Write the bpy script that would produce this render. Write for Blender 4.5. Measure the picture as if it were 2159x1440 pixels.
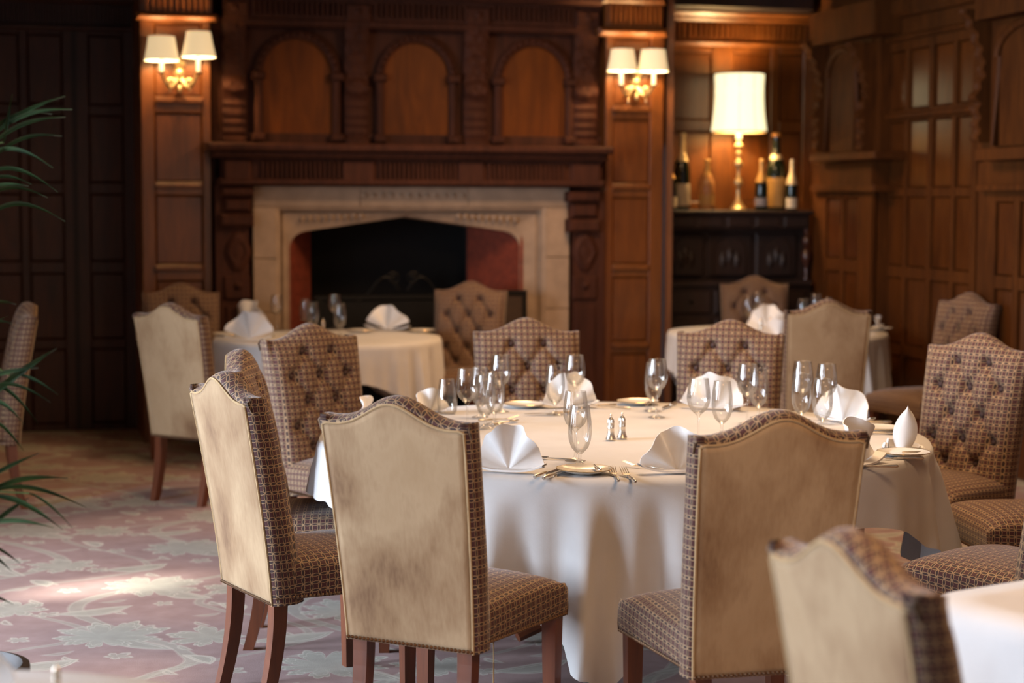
import bpy, bmesh, math, random
from math import sin, cos, pi, radians, sqrt, exp, tan, atan2
from mathutils import Vector, Matrix
random.seed(7)
for o in list(bpy.data.objects): bpy.data.objects.remove(o)
S = bpy.context.scene
COL = S.collection

# ------------------------------------------------------------------ camera
FPX, PITCH, ROLL, HC = 3898.0, 0.07688, 0.0036, 1.6227
cd = bpy.data.cameras.new('camera'); cam = bpy.data.objects.new('camera', cd); COL.objects.link(cam)
cd.sensor_width = 36.0; cd.lens = FPX / 2159 * 36.0
cd.clip_start = 0.05; cd.clip_end = 100
cam.matrix_world = Matrix.Translation((0, 0, HC)) @ Matrix.Rotation(pi/2 - PITCH, 4, 'X') @ Matrix.Rotation(ROLL, 4, 'Z')
cd.dof.use_dof = True; cd.dof.focus_distance = 5.95; cd.dof.aperture_fstop = 2.3
S.camera = cam
# ------------------------------------------------------------------ world, exposure
w = bpy.data.worlds.new('world'); S.world = w; w.use_nodes = True
w.node_tree.nodes['Background'].inputs[0].default_value = (0.75, 0.85, 1.0, 1)
w.node_tree.nodes['Background'].inputs[1].default_value = 0.6
S.view_settings.view_transform = 'Standard'; S.view_settings.look = 'None'
S.view_settings.exposure = 0.32; S.view_settings.gamma = 1.0; S.view_settings.use_curve_mapping = False
S.cycles.use_denoising = True
S.cycles.max_bounces = 8; S.cycles.transparent_max_bounces = 24
S.cycles.caustics_reflective = False; S.cycles.caustics_refractive = False
S.cycles.sample_clamp_indirect = 4.0

def area(name, loc, target, sx, sy, power, color, spread=180):
    l = bpy.data.lights.new(name, 'AREA'); l.shape = 'RECTANGLE'; l.size = sx; l.size_y = sy
    l.energy = power; l.color = color; l.spread = radians(spread)
    o = bpy.data.objects.new(name, l); COL.objects.link(o); o.location = loc
    o.rotation_euler = (Vector(target) - Vector(loc)).to_track_quat('-Z', 'Y').to_euler()
    return o
DAY = (0.73, 0.84, 1.0); WARM = (1.0, 0.62, 0.30)
# daylight entering by the four tall windows assumed in the left wall, the farthest one added
area('window_daylight', (-5.75, 4.2, 1.75), (0, 6.4, 0.9), 1.5, 2.3, 310, DAY, 150)
area('window_daylight', (-5.75, 6.3, 1.75), (-1.6, 7.4, 0.0), 1.5, 2.3, 190, DAY, 150)  # unseen window, added to brighten the carpet at left
area('window_daylight', (-5.75, 1.2, 1.75), (0, 3.6, 0.9), 1.5, 2.3, 80, DAY, 150)
area('window_daylight', (-5.75, -1.8, 1.75), (0, 1.5, 0.9), 1.5, 2.3, 95, DAY, 150)
# unseen warm overhead lights, assumed and added for their light; no fittings modelled
area('assumed_overhead_light', (0.9, 7.0, 3.2), (0.9, 7.0, 0), 1.2, 1.2, 62, (1.0, 0.65, 0.37), 170)
area('assumed_overhead_light', (0.5, 10.9, 3.2), (0.5, 10.9, 0), 1.2, 1.2, 58, (1.0, 0.60, 0.31), 170)
area('assumed_overhead_light', (1.2, 3.0, 3.2), (1.2, 3.0, 0), 1.2, 1.2, 48, (1.0, 0.60, 0.31), 170)
def spot(name, loc, target, power, color, ang, blend):
    l = bpy.data.lights.new(name, 'SPOT'); l.energy = power; l.color = color
    l.spot_size = radians(ang); l.spot_blend = blend; l.shadow_soft_size = 0.08
    o = bpy.data.objects.new(name, l); COL.objects.link(o); o.location = loc
    o.rotation_euler = (Vector(target) - Vector(loc)).to_track_quat('-Z', 'Y').to_euler()
    return o
spot('sun_through_window', (-5.4, 5.2, 2.6), (-1.72, 7.62, 0), 3600, (1.0, 0.95, 0.82), 5.5, 1.0)
def point(name, loc, power, color, rad=0.03):
    l = bpy.data.lights.new(name, 'POINT'); l.energy = power; l.color = color; l.shadow_soft_size = rad
    o = bpy.data.objects.new(name, l); COL.objects.link(o); o.location = loc
    return o

# ------------------------------------------------------------------ materials
def nodes(name):
    m = bpy.data.materials.new(name); m.use_nodes = True
    nt = m.node_tree; b = nt.nodes['Principled BSDF']
    return m, nt, b
def N(nt, t, **kw):
    n = nt.nodes.new(t)
    for k, v in kw.items(): setattr(n, k, v)
    return n
def M(nt, op, a, b=None, c=None):
    n = nt.nodes.new('ShaderNodeMath'); n.operation = op
    for i, v in enumerate((a, b, c)):
        if v is None: continue
        if isinstance(v, (int, float)): n.inputs[i].default_value = v
        else: nt.links.new(v, n.inputs[i])
    return n.outputs[0]
def ramp(nt, fac, stops):
    r = N(nt, 'ShaderNodeValToRGB'); cr = r.color_ramp
    while len(cr.elements) < len(stops): cr.elements.new(0.5)
    for e, (p, c) in zip(cr.elements, stops): e.position = p; e.color = (*c, 1)
    nt.links.new(fac, r.inputs[0]); return r.outputs[0]
def mixc(nt, fac, a, b):
    n = N(nt, 'ShaderNodeMix', data_type='RGBA')
    if isinstance(fac, (int, float)): n.inputs[0].default_value = fac
    else: nt.links.new(fac, n.inputs[0])
    for i, v in ((6, a), (7, b)):
        if isinstance(v, tuple): n.inputs[i].default_value = (*v, 1)
        else: nt.links.new(v, n.inputs[i])
    return n.outputs[2]
def noise(nt, vec, scale, detail=4, rough=.55, dist=0.0):
    n = N(nt, 'ShaderNodeTexNoise'); n.inputs['Scale'].default_value = scale; n.inputs['Detail'].default_value = detail
    n.inputs['Roughness'].default_value = rough; n.inputs['Distortion'].default_value = dist
    if vec is not None: nt.links.new(vec, n.inputs['Vector'])
    return n.outputs['Fac']
def objco(nt, scale=(1, 1, 1)):
    t = N(nt, 'ShaderNodeTexCoord'); mp = N(nt, 'ShaderNodeMapping'); mp.inputs['Scale'].default_value = scale
    nt.links.new(t.outputs['Object'], mp.inputs[0]); return mp.outputs[0]
def bump(nt, b, h, strength, dist=0.01):
    n = N(nt, 'ShaderNodeBump'); n.inputs['Strength'].default_value = strength; n.inputs['Distance'].default_value = dist
    nt.links.new(h, n.inputs['Height']); nt.links.new(n.outputs[0], b.inputs['Normal'])
def wood(name, dark, light, rough=.38, grain=1.0, coat=0.25, spec=.5):
    m, nt, b = nodes(name)
    v = objco(nt, (9*grain, 9*grain, 1.1*grain)); g = noise(nt, v, 2.2, 6, .6, 1.2)
    v2 = objco(nt, (1, 1, .7)); bl = noise(nt, v2, 2.0, 3)
    f = M(nt, 'ADD', M(nt, 'MULTIPLY', g, .65), M(nt, 'MULTIPLY', bl, .35))
    nt.links.new(ramp(nt, f, [(.33, dark), (.68, light)]), b.inputs['Base Color'])
    b.inputs['Specular IOR Level'].default_value = spec
    b.inputs['Roughness'].default_value = rough; b.inputs['Coat Weight'].default_value = coat; b.inputs['Coat Roughness'].default_value = .3
    bump(nt, b, g, .12, .003)
    return m
def plain(name, col, rough=.5, metal=0.0, var=.15, scale=14):
    m, nt, b = nodes(name)
    n = noise(nt, objco(nt), scale, 4)
    d = tuple(c*(1-var) for c in col); l = tuple(min(1, c*(1+var)) for c in col)
    nt.links.new(ramp(nt, n, [(.3, d), (.7, l)]), b.inputs['Base Color'])
    b.inputs['Roughness'].default_value = rough; b.inputs['Metallic'].default_value = metal
    return m
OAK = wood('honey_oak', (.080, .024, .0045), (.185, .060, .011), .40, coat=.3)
OAKR = wood('shaded_oak_of_right_wall', (.036, .0105, .0022), (.10, .031, .0055), .62, coat=.0, spec=.15)  # same oak as the piers, with the wall's shade put into the colour
OAKRP = wood('shaded_oak_panel_of_right_wall', (.036, .010, .002), (.105, .031, .005), .28, coat=.3)  # panel oak darkened likewise, shade put into its colour
OAKP = wood('honey_oak_panel', (.070, .020, .0038), (.175, .054, .009), .36, coat=.4)
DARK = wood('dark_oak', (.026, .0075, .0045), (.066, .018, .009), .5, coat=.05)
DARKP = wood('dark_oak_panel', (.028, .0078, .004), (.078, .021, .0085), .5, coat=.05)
CARV = wood('carved_walnut', (.030, .009, .005), (.078, .024, .012), .72, coat=0, spec=.22)
ARCHP = wood('amber_panel', (.075, .018, .0018), (.175, .046, .0036), .55, .6, coat=0, spec=.2)
EBON = wood('black_oak', (.007, .003, .0024), (.024, .008, .005), .6, coat=.03)
MAHO = wood('mahogany_leg', (.085, .021, .006), (.175, .046, .014), .45, coat=.08)
BEECH = wood('pale_wood_edge', (.36, .17, .07), (.5, .26, .12), .5)
STONE = plain('limestone', (.36, .258, .182), .75, 0, .14, 9)
BRICK = plain('red_firebrick', (.19, .032, .013), .8, 0, .25, 22)
SOOT = plain('soot', (.006, .005, .005), .9)
IRON = plain('black_iron', (.012, .011, .010), .5, .6)
SILVER = plain('silver', (.80, .72, .61), .27, .9, .06, 60)
BRASS = plain('brass', (.72, .56, .30), .33, .75, .1, 40)
BLADE = plain('steel_blade', (.55, .53, .50), .14, 1.0, .05)
PORC = plain('white_porcelain', (.80, .77, .71), .15, 0, .02)
GOLDRIM = plain('gold_rim', (.75, .55, .26), .25, 1.0)
CANDLE = plain('cream_candle_tube', (.85, .78, .62), .4)
LEAF, nt, b = nodes('palm_leaf')
nt.links.new(ramp(nt, noise(nt, objco(nt), 6, 3), [(.3, (.016, .036, .016)), (.7, (.05, .095, .028))]), b.inputs['Base Color'])
b.inputs['Roughness'].default_value = .38
STEM = plain('palm_stem', (.10, .15, .05), .5)
POT = plain('glazed_pot', (.03, .018, .014), .55)
SOIL = plain('soil', (.03, .02, .014), .95)

# interlocking-ring upholstery, UV in metres
RINGS, nt, b = nodes('ring_upholstery')
uv = N(nt, 'ShaderNodeUVMap'); sep = N(nt, 'ShaderNodeSeparateXYZ'); nt.links.new(uv.outputs[0], sep.inputs[0])
P_ = 0.0278
def fold(s):
    x = M(nt, 'DIVIDE', s, P_); return M(nt, 'ABSOLUTE', M(nt, 'SUBTRACT', x, M(nt, 'ROUND', x)))
qx, qy = fold(sep.outputs[0]), fold(sep.outputs[1])
mx, mn = M(nt, 'MAXIMUM', qx, qy), M(nt, 'MINIMUM', qx, qy)
d0 = M(nt, 'SQRT', M(nt, 'ADD', M(nt, 'MULTIPLY', mx, mx), M(nt, 'MULTIPLY', mn, mn)))
om = M(nt, 'SUBTRACT', 1.0, mx)
d1 = M(nt, 'SQRT', M(nt, 'ADD', M(nt, 'MULTIPLY', om, om), M(nt, 'MULTIPLY', mn, mn)))
l0 = M(nt, 'ABSOLUTE', M(nt, 'SUBTRACT', d0, .69)); l1 = M(nt, 'ABSOLUTE', M(nt, 'SUBTRACT', d1, .69))
line = M(nt, 'LESS_THAN', M(nt, 'MINIMUM', l0, l1), .041)
lens = M(nt, 'LESS_THAN', d1, .69)
nv = noise(nt, objco(nt), 420, 2)
c_in = mixc(nt, lens, (.058, .010, .011), (.030, .014, .013))
c_in = mixc(nt, M(nt, 'MULTIPLY', nv, .22), c_in, (.15, .07, .05))
c_ln = ramp(nt, nv, [(.3, (.29, .175, .085)), (.7, (.43, .285, .155))])
nt.links.new(mixc(nt, line, c_in, c_ln), b.inputs['Base Color'])
b.inputs['Roughness'].default_value = .75; b.inputs['Sheen Weight'].default_value = .25; b.inputs['Sheen Roughness'].default_value = .4
bump(nt, b, M(nt, 'ADD', line, M(nt, 'MULTIPLY', nv, .4)), .25, .002)

VELVET, nt, b = nodes('beige_velvet')
v = objco(nt, (1, 1, .8)); n1 = noise(nt, v, 5.5, 5, .6, .6); n2 = noise(nt, objco(nt, (1, 1, .25)), 90, 2)
oi = N(nt, 'ShaderNodeObjectInfo')
mp = N(nt, 'ShaderNodeVectorMath', operation='ADD'); nt.links.new(objco(nt, (1, 1, .72)), mp.inputs[0])
cmb = N(nt, 'ShaderNodeCombineXYZ'); nt.links.new(M(nt, 'MULTIPLY', oi.outputs['Random'], 37.0), cmb.inputs[0]); nt.links.new(cmb.outputs[0], mp.inputs[1])
n3 = noise(nt, mp.outputs[0], 4.0, 4, .5, .25)
f = M(nt, 'ADD', M(nt, 'MULTIPLY', n3, .85), M(nt, 'MULTIPLY', n2, .15))
nt.links.new(ramp(nt, f, [(.30, (.155, .075, .031)), (.42, (.28, .166, .081)), (.58, (.41, .276, .153)), (.72, (.36, .232, .12))]), b.inputs['Base Color'])
b.inputs['Roughness'].default_value = .85; b.inputs['Sheen Weight'].default_value = .6; b.inputs['Sheen Roughness'].default_value = .35
b.inputs['Sheen Tint'].default_value = (1, .93, .8, 1)
bump(nt, b, n2, .12, .002)
PIPE = plain('cream_piping', (.42, .28, .14), .8, 0, .1, 60)
BUTTON = plain('dark_button', (.05, .022, .018), .7)
NAIL = plain('bronze_nail', (.16, .09, .05), .4, .9)

LINEN, nt, b = nodes('white_linen')
v = objco(nt, (1, 1, 1)); n1 = noise(nt, v, 160, 2); n2 = noise(nt, v, 5, 3)
nt.links.new(ramp(nt, n2, [(.3, (.59, .575, .565)), (.7, (.66, .645, .635))]), b.inputs['Base Color'])
b.inputs['Roughness'].default_value = .8; b.inputs['Sheen Weight'].default_value = .15
bump(nt, b, M(nt, 'ADD', M(nt, 'MULTIPLY', n1, .15), n2), .18, .012)
NAPK = plain('napkin_linen', (.84, .82, .80), .75, 0, .03, 20)
CREAMN = plain('cream_napkin_linen', (.80, .70, .54), .75, 0, .03, 20)

# thin clear glass: mostly transparent with a fresnel reflection
GLASS, nt, b = nodes('clear_glass'); nt.nodes.remove(b)
tr = N(nt, 'ShaderNodeBsdfTransparent'); gl = N(nt, 'ShaderNodeBsdfGlossy'); gl.inputs['Roughness'].default_value = .02
lw = N(nt, 'ShaderNodeLayerWeight'); lw.inputs['Blend'].default_value = .5
tc = ramp(nt, lw.outputs['Facing'], [(.0, (.992, .992, .99)), (.75, (.985, .985, .98)), (1.0, (.88, .86, .83))])
nt.links.new(tc, tr.inputs[0])
fr = N(nt, 'ShaderNodeFresnel'); fr.inputs['IOR'].default_value = 1.5
mx_ = N(nt, 'ShaderNodeMixShader'); nt.links.new(M(nt, 'MINIMUM', M(nt, 'ADD', M(nt, 'MULTIPLY', fr.outputs[0], .65), .022), .48), mx_.inputs[0])
nt.links.new(tr.outputs[0], mx_.inputs[1]); nt.links.new(gl.outputs[0], mx_.inputs[2])
nt.links.new(mx_.outputs[0], nt.nodes['Material Output'].inputs[0])
BOTTLE = plain('dark_green_bottle', (.006, .010, .006), .08)
ROSE = plain('rose_wine_bottle', (.42, .20, .08), .1)
FOILW = plain('cream_foil', (.75, .60, .36), .35, .5)
FOILG = plain('gold_foil', (.62, .36, .12), .35, .6)
FOILO = plain('orange_foil', (.70, .28, .05), .4, .3)
LABELW = plain('cream_label', (.62, .52, .38), .6)
LABELO = plain('ochre_label', (.42, .23, .07), .6)
LABELK = plain('grey_label', (.25, .22, .22), .6)

def shade_mat(name, col, strength):
    m, nt, b = nodes(name)
    b.inputs['Base Color'].default_value = (.85, .75, .55, 1); b.inputs['Roughness'].default_value = .8
    b.inputs['Emission Color'].default_value = (*col, 1); b.inputs['Emission Strength'].default_value = strength
    return m
SHADE = shade_mat('lit_sconce_shade', (1.0, .72, .38), .52)
SHADEIN = shade_mat('lit_shade_lining', (1.0, .86, .6), 1.8)
SHADEB = shade_mat('lit_lamp_shade', (1.0, .87, .50), 1.15)
CANDLEL = shade_mat('lit_candle_tube', (1.0, .80, .5), .8)

# carpet: dusty rose ground with sage leaves and cream outlines
CARPET, nt, b = nodes('floral_carpet')
co = objco(nt)
wn = N(nt, 'ShaderNodeTexNoise'); wn.inputs['Scale'].default_value = 2.3; wn.inputs['Detail'].default_value = 2; nt.links.new(co, wn.inputs['Vector'])
wd = N(nt, 'ShaderNodeVectorMath', operation='MULTIPLY_ADD'); nt.links.new(wn.outputs['Color'], wd.inputs[0]); wd.inputs[1].default_value = (.10, .10, 0); nt.links.new(co, wd.inputs[2])
def lattice(L, ox, oy, rot, hd=.5):
    """half-drop repeat: local coordinates inside each repeat, turned by rot"""
    sp = N(nt, 'ShaderNodeSeparateXYZ'); nt.links.new(wd.outputs[0], sp.inputs[0])
    X = M(nt, 'DIVIDE', M(nt, 'ADD', sp.outputs[0], ox+20*L), L); ix = M(nt, 'FLOOR', X)
    Y = M(nt, 'ADD', M(nt, 'DIVIDE', M(nt, 'ADD', sp.outputs[1], oy+20*L), L), M(nt, 'MULTIPLY', ix, hd))
    fx = M(nt, 'MULTIPLY', M(nt, 'SUBTRACT', M(nt, 'SUBTRACT', X, ix), .5), L); fy = M(nt, 'MULTIPLY', M(nt, 'SUBTRACT', M(nt, 'FRACT', Y), .5), L)
    c_, s_ = cos(rot), sin(rot)
    return M(nt, 'ADD', M(nt, 'MULTIPLY', fx, c_), M(nt, 'MULTIPLY', fy, s_)), M(nt, 'SUBTRACT', M(nt, 'MULTIPLY', fy, c_), M(nt, 'MULTIPLY', fx, s_))
def within(t, w): return M(nt, 'LESS_THAN', M(nt, 'ABSOLUTE', t), w)
def mask(t, inner): 
    fill = M(nt, 'GREATER_THAN', t, 0.0); e = within(t, .0065)
    if inner: e = M(nt, 'MAXIMUM', e, M(nt, 'MULTIPLY', fill, within(M(nt, 'SUBTRACT', t, inner), .0035)))
    return fill, e
def flower(L, ox, oy, rot, n, r0, r1, inner=0):
    x, y = lattice(L, ox, oy, rot); an = M(nt, 'ARCTAN2', y, x); r = M(nt, 'SQRT', M(nt, 'ADD', M(nt, 'MULTIPLY', x, x), M(nt, 'MULTIPLY', y, y)))
    lob = M(nt, 'ABSOLUTE', M(nt, 'SINE', M(nt, 'MULTIPLY', an, n/2))); fr_ = M(nt, 'MULTIPLY', M(nt, 'ABSOLUTE', M(nt, 'SINE', M(nt, 'MULTIPLY', an, n*1.5))), r1*.14)
    asy = M(nt, 'ADD', 1.0, M(nt, 'MULTIPLY', M(nt, 'COSINE', an), .22))
    return mask(M(nt, 'SUBTRACT', M(nt, 'MULTIPLY', M(nt, 'ADD', M(nt, 'ADD', M(nt, 'MULTIPLY', M(nt, 'POWER', lob, .8), r1-r0), r0), fr_), asy), r), inner)
def leafm(L, ox, oy, rot, l, w_, inner=0):
    x, y = lattice(L, ox, oy, rot); q_ = M(nt, 'DIVIDE', x, l)
    yy = M(nt, 'ADD', y, M(nt, 'MULTIPLY', M(nt, 'MULTIPLY', q_, q_), -.25*l))
    return mask(M(nt, 'SUBTRACT', M(nt, 'MULTIPLY', M(nt, 'SUBTRACT', 1.0, M(nt, 'MULTIPLY', q_, q_)), w_), M(nt, 'ABSOLUTE', yy)), inner)
def vine_(k, ox, amp, per, w_):
    sp = N(nt, 'ShaderNodeSeparateXYZ'); nt.links.new(wd.outputs[0], sp.inputs[0])
    t = M(nt, 'SUBTRACT', M(nt, 'MULTIPLY', M(nt, 'SUBTRACT', M(nt, 'FRACT', M(nt, 'DIVIDE', M(nt, 'ADD', M(nt, 'ADD', sp.outputs[0], ox+30*k), M(nt, 'MULTIPLY', M(nt, 'SINE', M(nt, 'MULTIPLY', sp.outputs[1], 2*pi/per)), amp)), k)), .5), k), 0.0)
    return mask(M(nt, 'SUBTRACT', w_, M(nt, 'ABSOLUTE', t)), 0)
LAYERS = [(vine_(.86, .1, .30, 1.72, .028), .75, .3), (vine_(.86, .52, -.26, 1.3, .018), .6, .25),
          (leafm(.43, .05, .13, .6, .055, .016), .55, .3), (leafm(.37, .21, .02, -.9, .045, .015), .6, .5), (flower(.43, .27, .36, .3, 5, .012, .040), .7, .6),
          (leafm(.86, .30, .10, .5, .16, .055, .018), .9, .6), (leafm(.86, .02, .62, -.75, .15, .05, .018), .9, .6), (leafm(.86, .62, .40, 2.2, .085, .036, .012), .85, .75),
          (flower(.86, .18, .50, .9, 9, .085, .185, .035), .95, .7), (flower(.86, .63, .08, 2.4, 7, .06, .135, .03), .95, .7)]
pile = noise(nt, co, 240, 3, .7)
mott = noise(nt, co, 9, 4)
rose = ramp(nt, mott, [(.3, (.33, .215, .205)), (.7, (.415, .285, .27))])
sage = ramp(nt, mott, [(.3, (.37, .355, .30)), (.7, (.46, .44, .375))])
cream = (.66, .61, .52)
c = rose
for (fl_, ed_), kf, ke in LAYERS:
    c = mixc(nt, M(nt, 'MULTIPLY', fl_, kf), c, sage); c = mixc(nt, M(nt, 'MULTIPLY', ed_, ke), c, cream)
c = mixc(nt, M(nt, 'MULTIPLY', pile, .35), c, (.17, .12, .10))
nt.links.new(c, b.inputs['Base Color']); b.inputs['Roughness'].default_value = .95
bump(nt, b, pile, .35, .004)
PLASTER = plain('dark_ceiling', (.05, .032, .02), .8)
CREAMW = plain('cream_wall', (.45, .36, .25), .8)

# ------------------------------------------------------------------ object helpers
def tag(o, label=None, cat=None, group=None, kind=None):
    if label: o['label'] = label
    if cat: o['category'] = cat
    if group: o['group'] = group
    if kind: o['kind'] = kind
    return o
def new(name, me, parent=None, mat=None):
    o = bpy.data.objects.new(name, me); COL.objects.link(o)
    if parent is not None: o.parent = parent
    if mat is not None and not me.materials: me.materials.append(mat)
    return o
def empty(name, loc=(0, 0, 0), rz=0.0):
    o = bpy.data.objects.new(name, None); COL.objects.link(o); o.location = loc; o.rotation_euler = (0, 0, rz); o.empty_display_size = .1
    return o
def mesh(name, vs, fs, smooth=False, uvs=None):
    me = bpy.data.meshes.new(name); me.from_pydata([tuple(v) for v in vs], [], fs)
    if smooth: me.polygons.foreach_set('use_smooth', [True]*len(me.polygons))
    if uvs:
        l = me.uv_layers.new(name='UVMap')
        for lp in me.loops: l.data[lp.index].uv = uvs[lp.vertex_index]
    me.update(); return me
class MB:
    def __init__(s): s.v = []; s.f = []
    def add(s, vs, fs):
        n = len(s.v); s.v += [tuple(v) for v in vs]; s.f += [tuple(i+n for i in f) for f in fs]
    def box(s, x0, x1, y0, y1, z0, z1):
        s.add([(x0,y0,z0),(x1,y0,z0),(x1,y1,z0),(x0,y1,z0),(x0,y0,z1),(x1,y0,z1),(x1,y1,z1),(x0,y1,z1)],
              [(0,3,2,1),(4,5,6,7),(0,1,5,4),(1,2,6,5),(2,3,7,6),(3,0,4,7)])
    def lathe(s, prof, n=24, cx=0, cy=0, closed=False):
        vs = []; fs = []
        for (r, z) in prof:
            for k in range(n):
                a = 2*pi*k/n; vs.append((cx+r*cos(a), cy+r*sin(a), z))
        m = len(prof)
        for i in range(m-1 + (1 if closed else 0)):
            j = (i+1) % m
            for k in range(n):
                k2 = (k+1) % n; fs.append((i*n+k, i*n+k2, j*n+k2, j*n+k))
        if not closed:
            if prof[0][0] > 1e-6: fs.append(tuple(reversed(range(n))))
            if prof[-1][0] > 1e-6: fs.append(tuple((m-1)*n+k for k in range(n)))
        s.add(vs, fs)
    def tube(s, pts, r, n=8, close=False):
        pts = [Vector(p) for p in pts]; vs = []; fs = []; m = len(pts)
        rr = r if isinstance(r, (list, tuple)) else [r]*m
        for i, p in enumerate(pts):
            t = (pts[min(i+1, m-1)] - pts[max(i-1, 0)])
            if close: t = pts[(i+1) % m] - pts[i-1]
            t.normalize(); u = t.cross(Vector((0, 0, 1)))
            if u.length < 1e-3: u = t.cross(Vector((1, 0, 0)))
            u.normalize(); v = t.cross(u)
            for k in range(n):
                a = 2*pi*k/n; vs.append(p + (u*cos(a) + v*sin(a))*rr[i])
        for i in range(m if close else m-1):
            j = (i+1) % m
            for k in range(n): fs.append((i*n+k, i*n+(k+1) % n, j*n+(k+1) % n, j*n+k))
        if not close: fs += [tuple(reversed(range(n))), tuple((m-1)*n+k for k in range(n))]
        s.add(vs, fs)
    def prism(s, poly, o0, o1, fr):   # polygon in (t,z) extruded along wall normal
        n = len(poly); vs = [fr(t, z, o0) for t, z in poly] + [fr(t, z, o1) for t, z in poly]
        s.add(vs, [tuple(range(n)), tuple(reversed(range(n, 2*n)))] + [(i, i+n, (i+1) % n + n, (i+1) % n) for i in range(n)])
    def build(s, name, mat, parent=None, smooth=False):
        me = mesh(name, s.v, s.f, smooth)
        bm = bmesh.new(); bm.from_mesh(me); bmesh.ops.recalc_face_normals(bm, faces=bm.faces); bm.to_mesh(me); bm.free()
        if smooth:
            try: me.set_sharp_from_angle(angle=radians(42))
            except Exception: pass
        return new(name, me, parent, mat)
def kids(o): return [c for c in o.children]
def copy_tree(o, parent=None):
    c = o.copy(); COL.objects.link(c); c.parent = parent
    for ch in list(o.children): copy_tree(ch, c)
    return c

# ------------------------------------------------------------------ camera geometry used to measure the photograph onto real planes
def ray(px, py):
    X, Y = px-1079.5, py-720; c, s = cos(ROLL), sin(ROLL)
    x, y = X*c+Y*s, -X*s+Y*c; u = -y/FPX; x = x/FPX
    c, s = cos(PITCH), sin(PITCH)
    return Vector((x, c+u*s, -s+u*c))
CAM = Vector((0, 0, HC))
def atz(px, py, z): r = ray(px, py); return CAM + r*((z-HC)/r.z)
def aty(px, py, Y): r = ray(px, py); return CAM + r*(Y/r.y)
class Frame:
    def __init__(s, P, ang, face):
        s.P = Vector(P); s.D = Vector((cos(ang), sin(ang), 0)); s.Nn = Vector(face)
    def __call__(s, t, z, o=0): return s.P + s.D*t + s.Nn*o + Vector((0, 0, z))
    def tz(s, px, py, o=0):
        r = ray(px, py); k = (s.P + s.Nn*o - CAM).dot(s.Nn)/r.dot(s.Nn); q = CAM + r*k
        return (q-s.P).dot(s.D), q.z
    def box(s, name, t0, t1, z0, z1, o0, o1, mat, parent=None, bev=.0):
        mb = MB(); b_ = min(bev, (t1-t0)*.45, (z1-z0)*.45)
        c = [(t0, z0), (t1, z0), (t1, z1), (t0, z1)]; ci = [(t0+b_, z0+b_), (t1-b_, z0+b_), (t1-b_, z1-b_), (t0+b_, z1-b_)]
        om = o1-b_ if bev else o1
        vs = [s(t, z, o0) for t, z in c] + [s(t, z, om) for t, z in c]; fs = [(3,2,1,0)]
        fs += [(i, (i+1) % 4, (i+1) % 4+4, i+4) for i in range(4)]
        if bev:
            vs += [s(t, z, o1) for t, z in ci]; fs += [(i+4, (i+1) % 4+4, (i+1) % 4+8, i+8) for i in range(4)] + [(8,9,10,11)]
        else: fs += [(4,5,6,7)]
        mb.add(vs, fs); return mb.build(name, mat, parent)
    def pbox(s, name, x0, y0, x1, y1, o0, o1, mat, parent=None, bev=.0):
        xm, ym = (x0+x1)/2, (y0+y1)/2
        t0, t1 = sorted((s.tz(x0, ym, o1)[0], s.tz(x1, ym, o1)[0])); z1 = s.tz(xm, y0, o1)[1]; z0 = s.tz(xm, y1, o1)[1]
        return s.box(name, t0, t1, max(z0, 0), z1, o0, o1, mat, parent, bev)
    def panels(s, cols, rows, X0, X1, Y0, Y1, o, mw, mp, parent, xref=None, dep=.03, sb=.006):
        """panel grid measured in photo pixels: cols/rows are the panel openings; stiles and rails fill between, each its own part"""
        xr = xref if xref else (X0+X1)/2
        T = lambda x: s.tz(x, 420, o)[0]
        Z = lambda y: s.tz(xr, y, o)[1] if y < 3000 else 0.0
        a0, a1 = sorted((T(X0), T(X1))); cc = sorted(tuple(sorted((T(c[0]), T(c[1])))) for c in cols)
        ed = [a0] + [e for c in cc for e in c] + [a1]
        for i in range(0, len(ed), 2):
            if ed[i+1]-ed[i] > .004: s.box('stile', ed[i], ed[i+1], max(Z(Y1), 0), Z(Y0), o-dep, o, mw, parent, sb)
        re = [Y0] + [e for r in rows for e in r] + [Y1]
        for c in cc:
            for i in range(0, len(re), 2):
                zt, zb = Z(re[i]), max(Z(re[i+1]), 0)
                if zt-zb > .004: s.box('rail', c[0], c[1], zb, zt, o-dep, o-.002, mw, parent, sb)
            for r in rows:
                zt, zb = Z(r[0]), max(Z(r[1]), 0); s.box('panel', c[0], c[1], zb, zt, o-dep-.006, o-.014, mp, parent, .012)

WA = radians(15.0)
BACK = Frame((0, 13.0, 0), WA, (sin(WA), -cos(WA), 0))
LEFTB = Frame((-3.04, 12.84, 0), WA, (sin(WA), -cos(WA), 0))
ALC = Frame((2.2, 14.3, 0), WA, (sin(WA), -cos(WA), 0))
RA = radians(13.0)
RIGHT = Frame((2.996, 11.166, 0), pi/2+RA, (-cos(RA), -sin(RA), 0))
def struct(o): o['kind'] = 'structure'; return o

# ------------------------------------------------------------------ room shell
mb = MB(); mb.box(-6.4, 4.6, -4.2, 15.6, -.12, 0); struct(mb.build('floor', CARPET))
mb = MB(); mb.box(-6.4, 4.6, -4.2, 15.6, 3.35, 3.5); struct(mb.build('ceiling', PLASTER))
mb = MB(); mb.box(-6.4, 4.6, -4.3, -4.1, 0, 3.35); struct(mb.build('wall_front', CREAMW))
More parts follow.
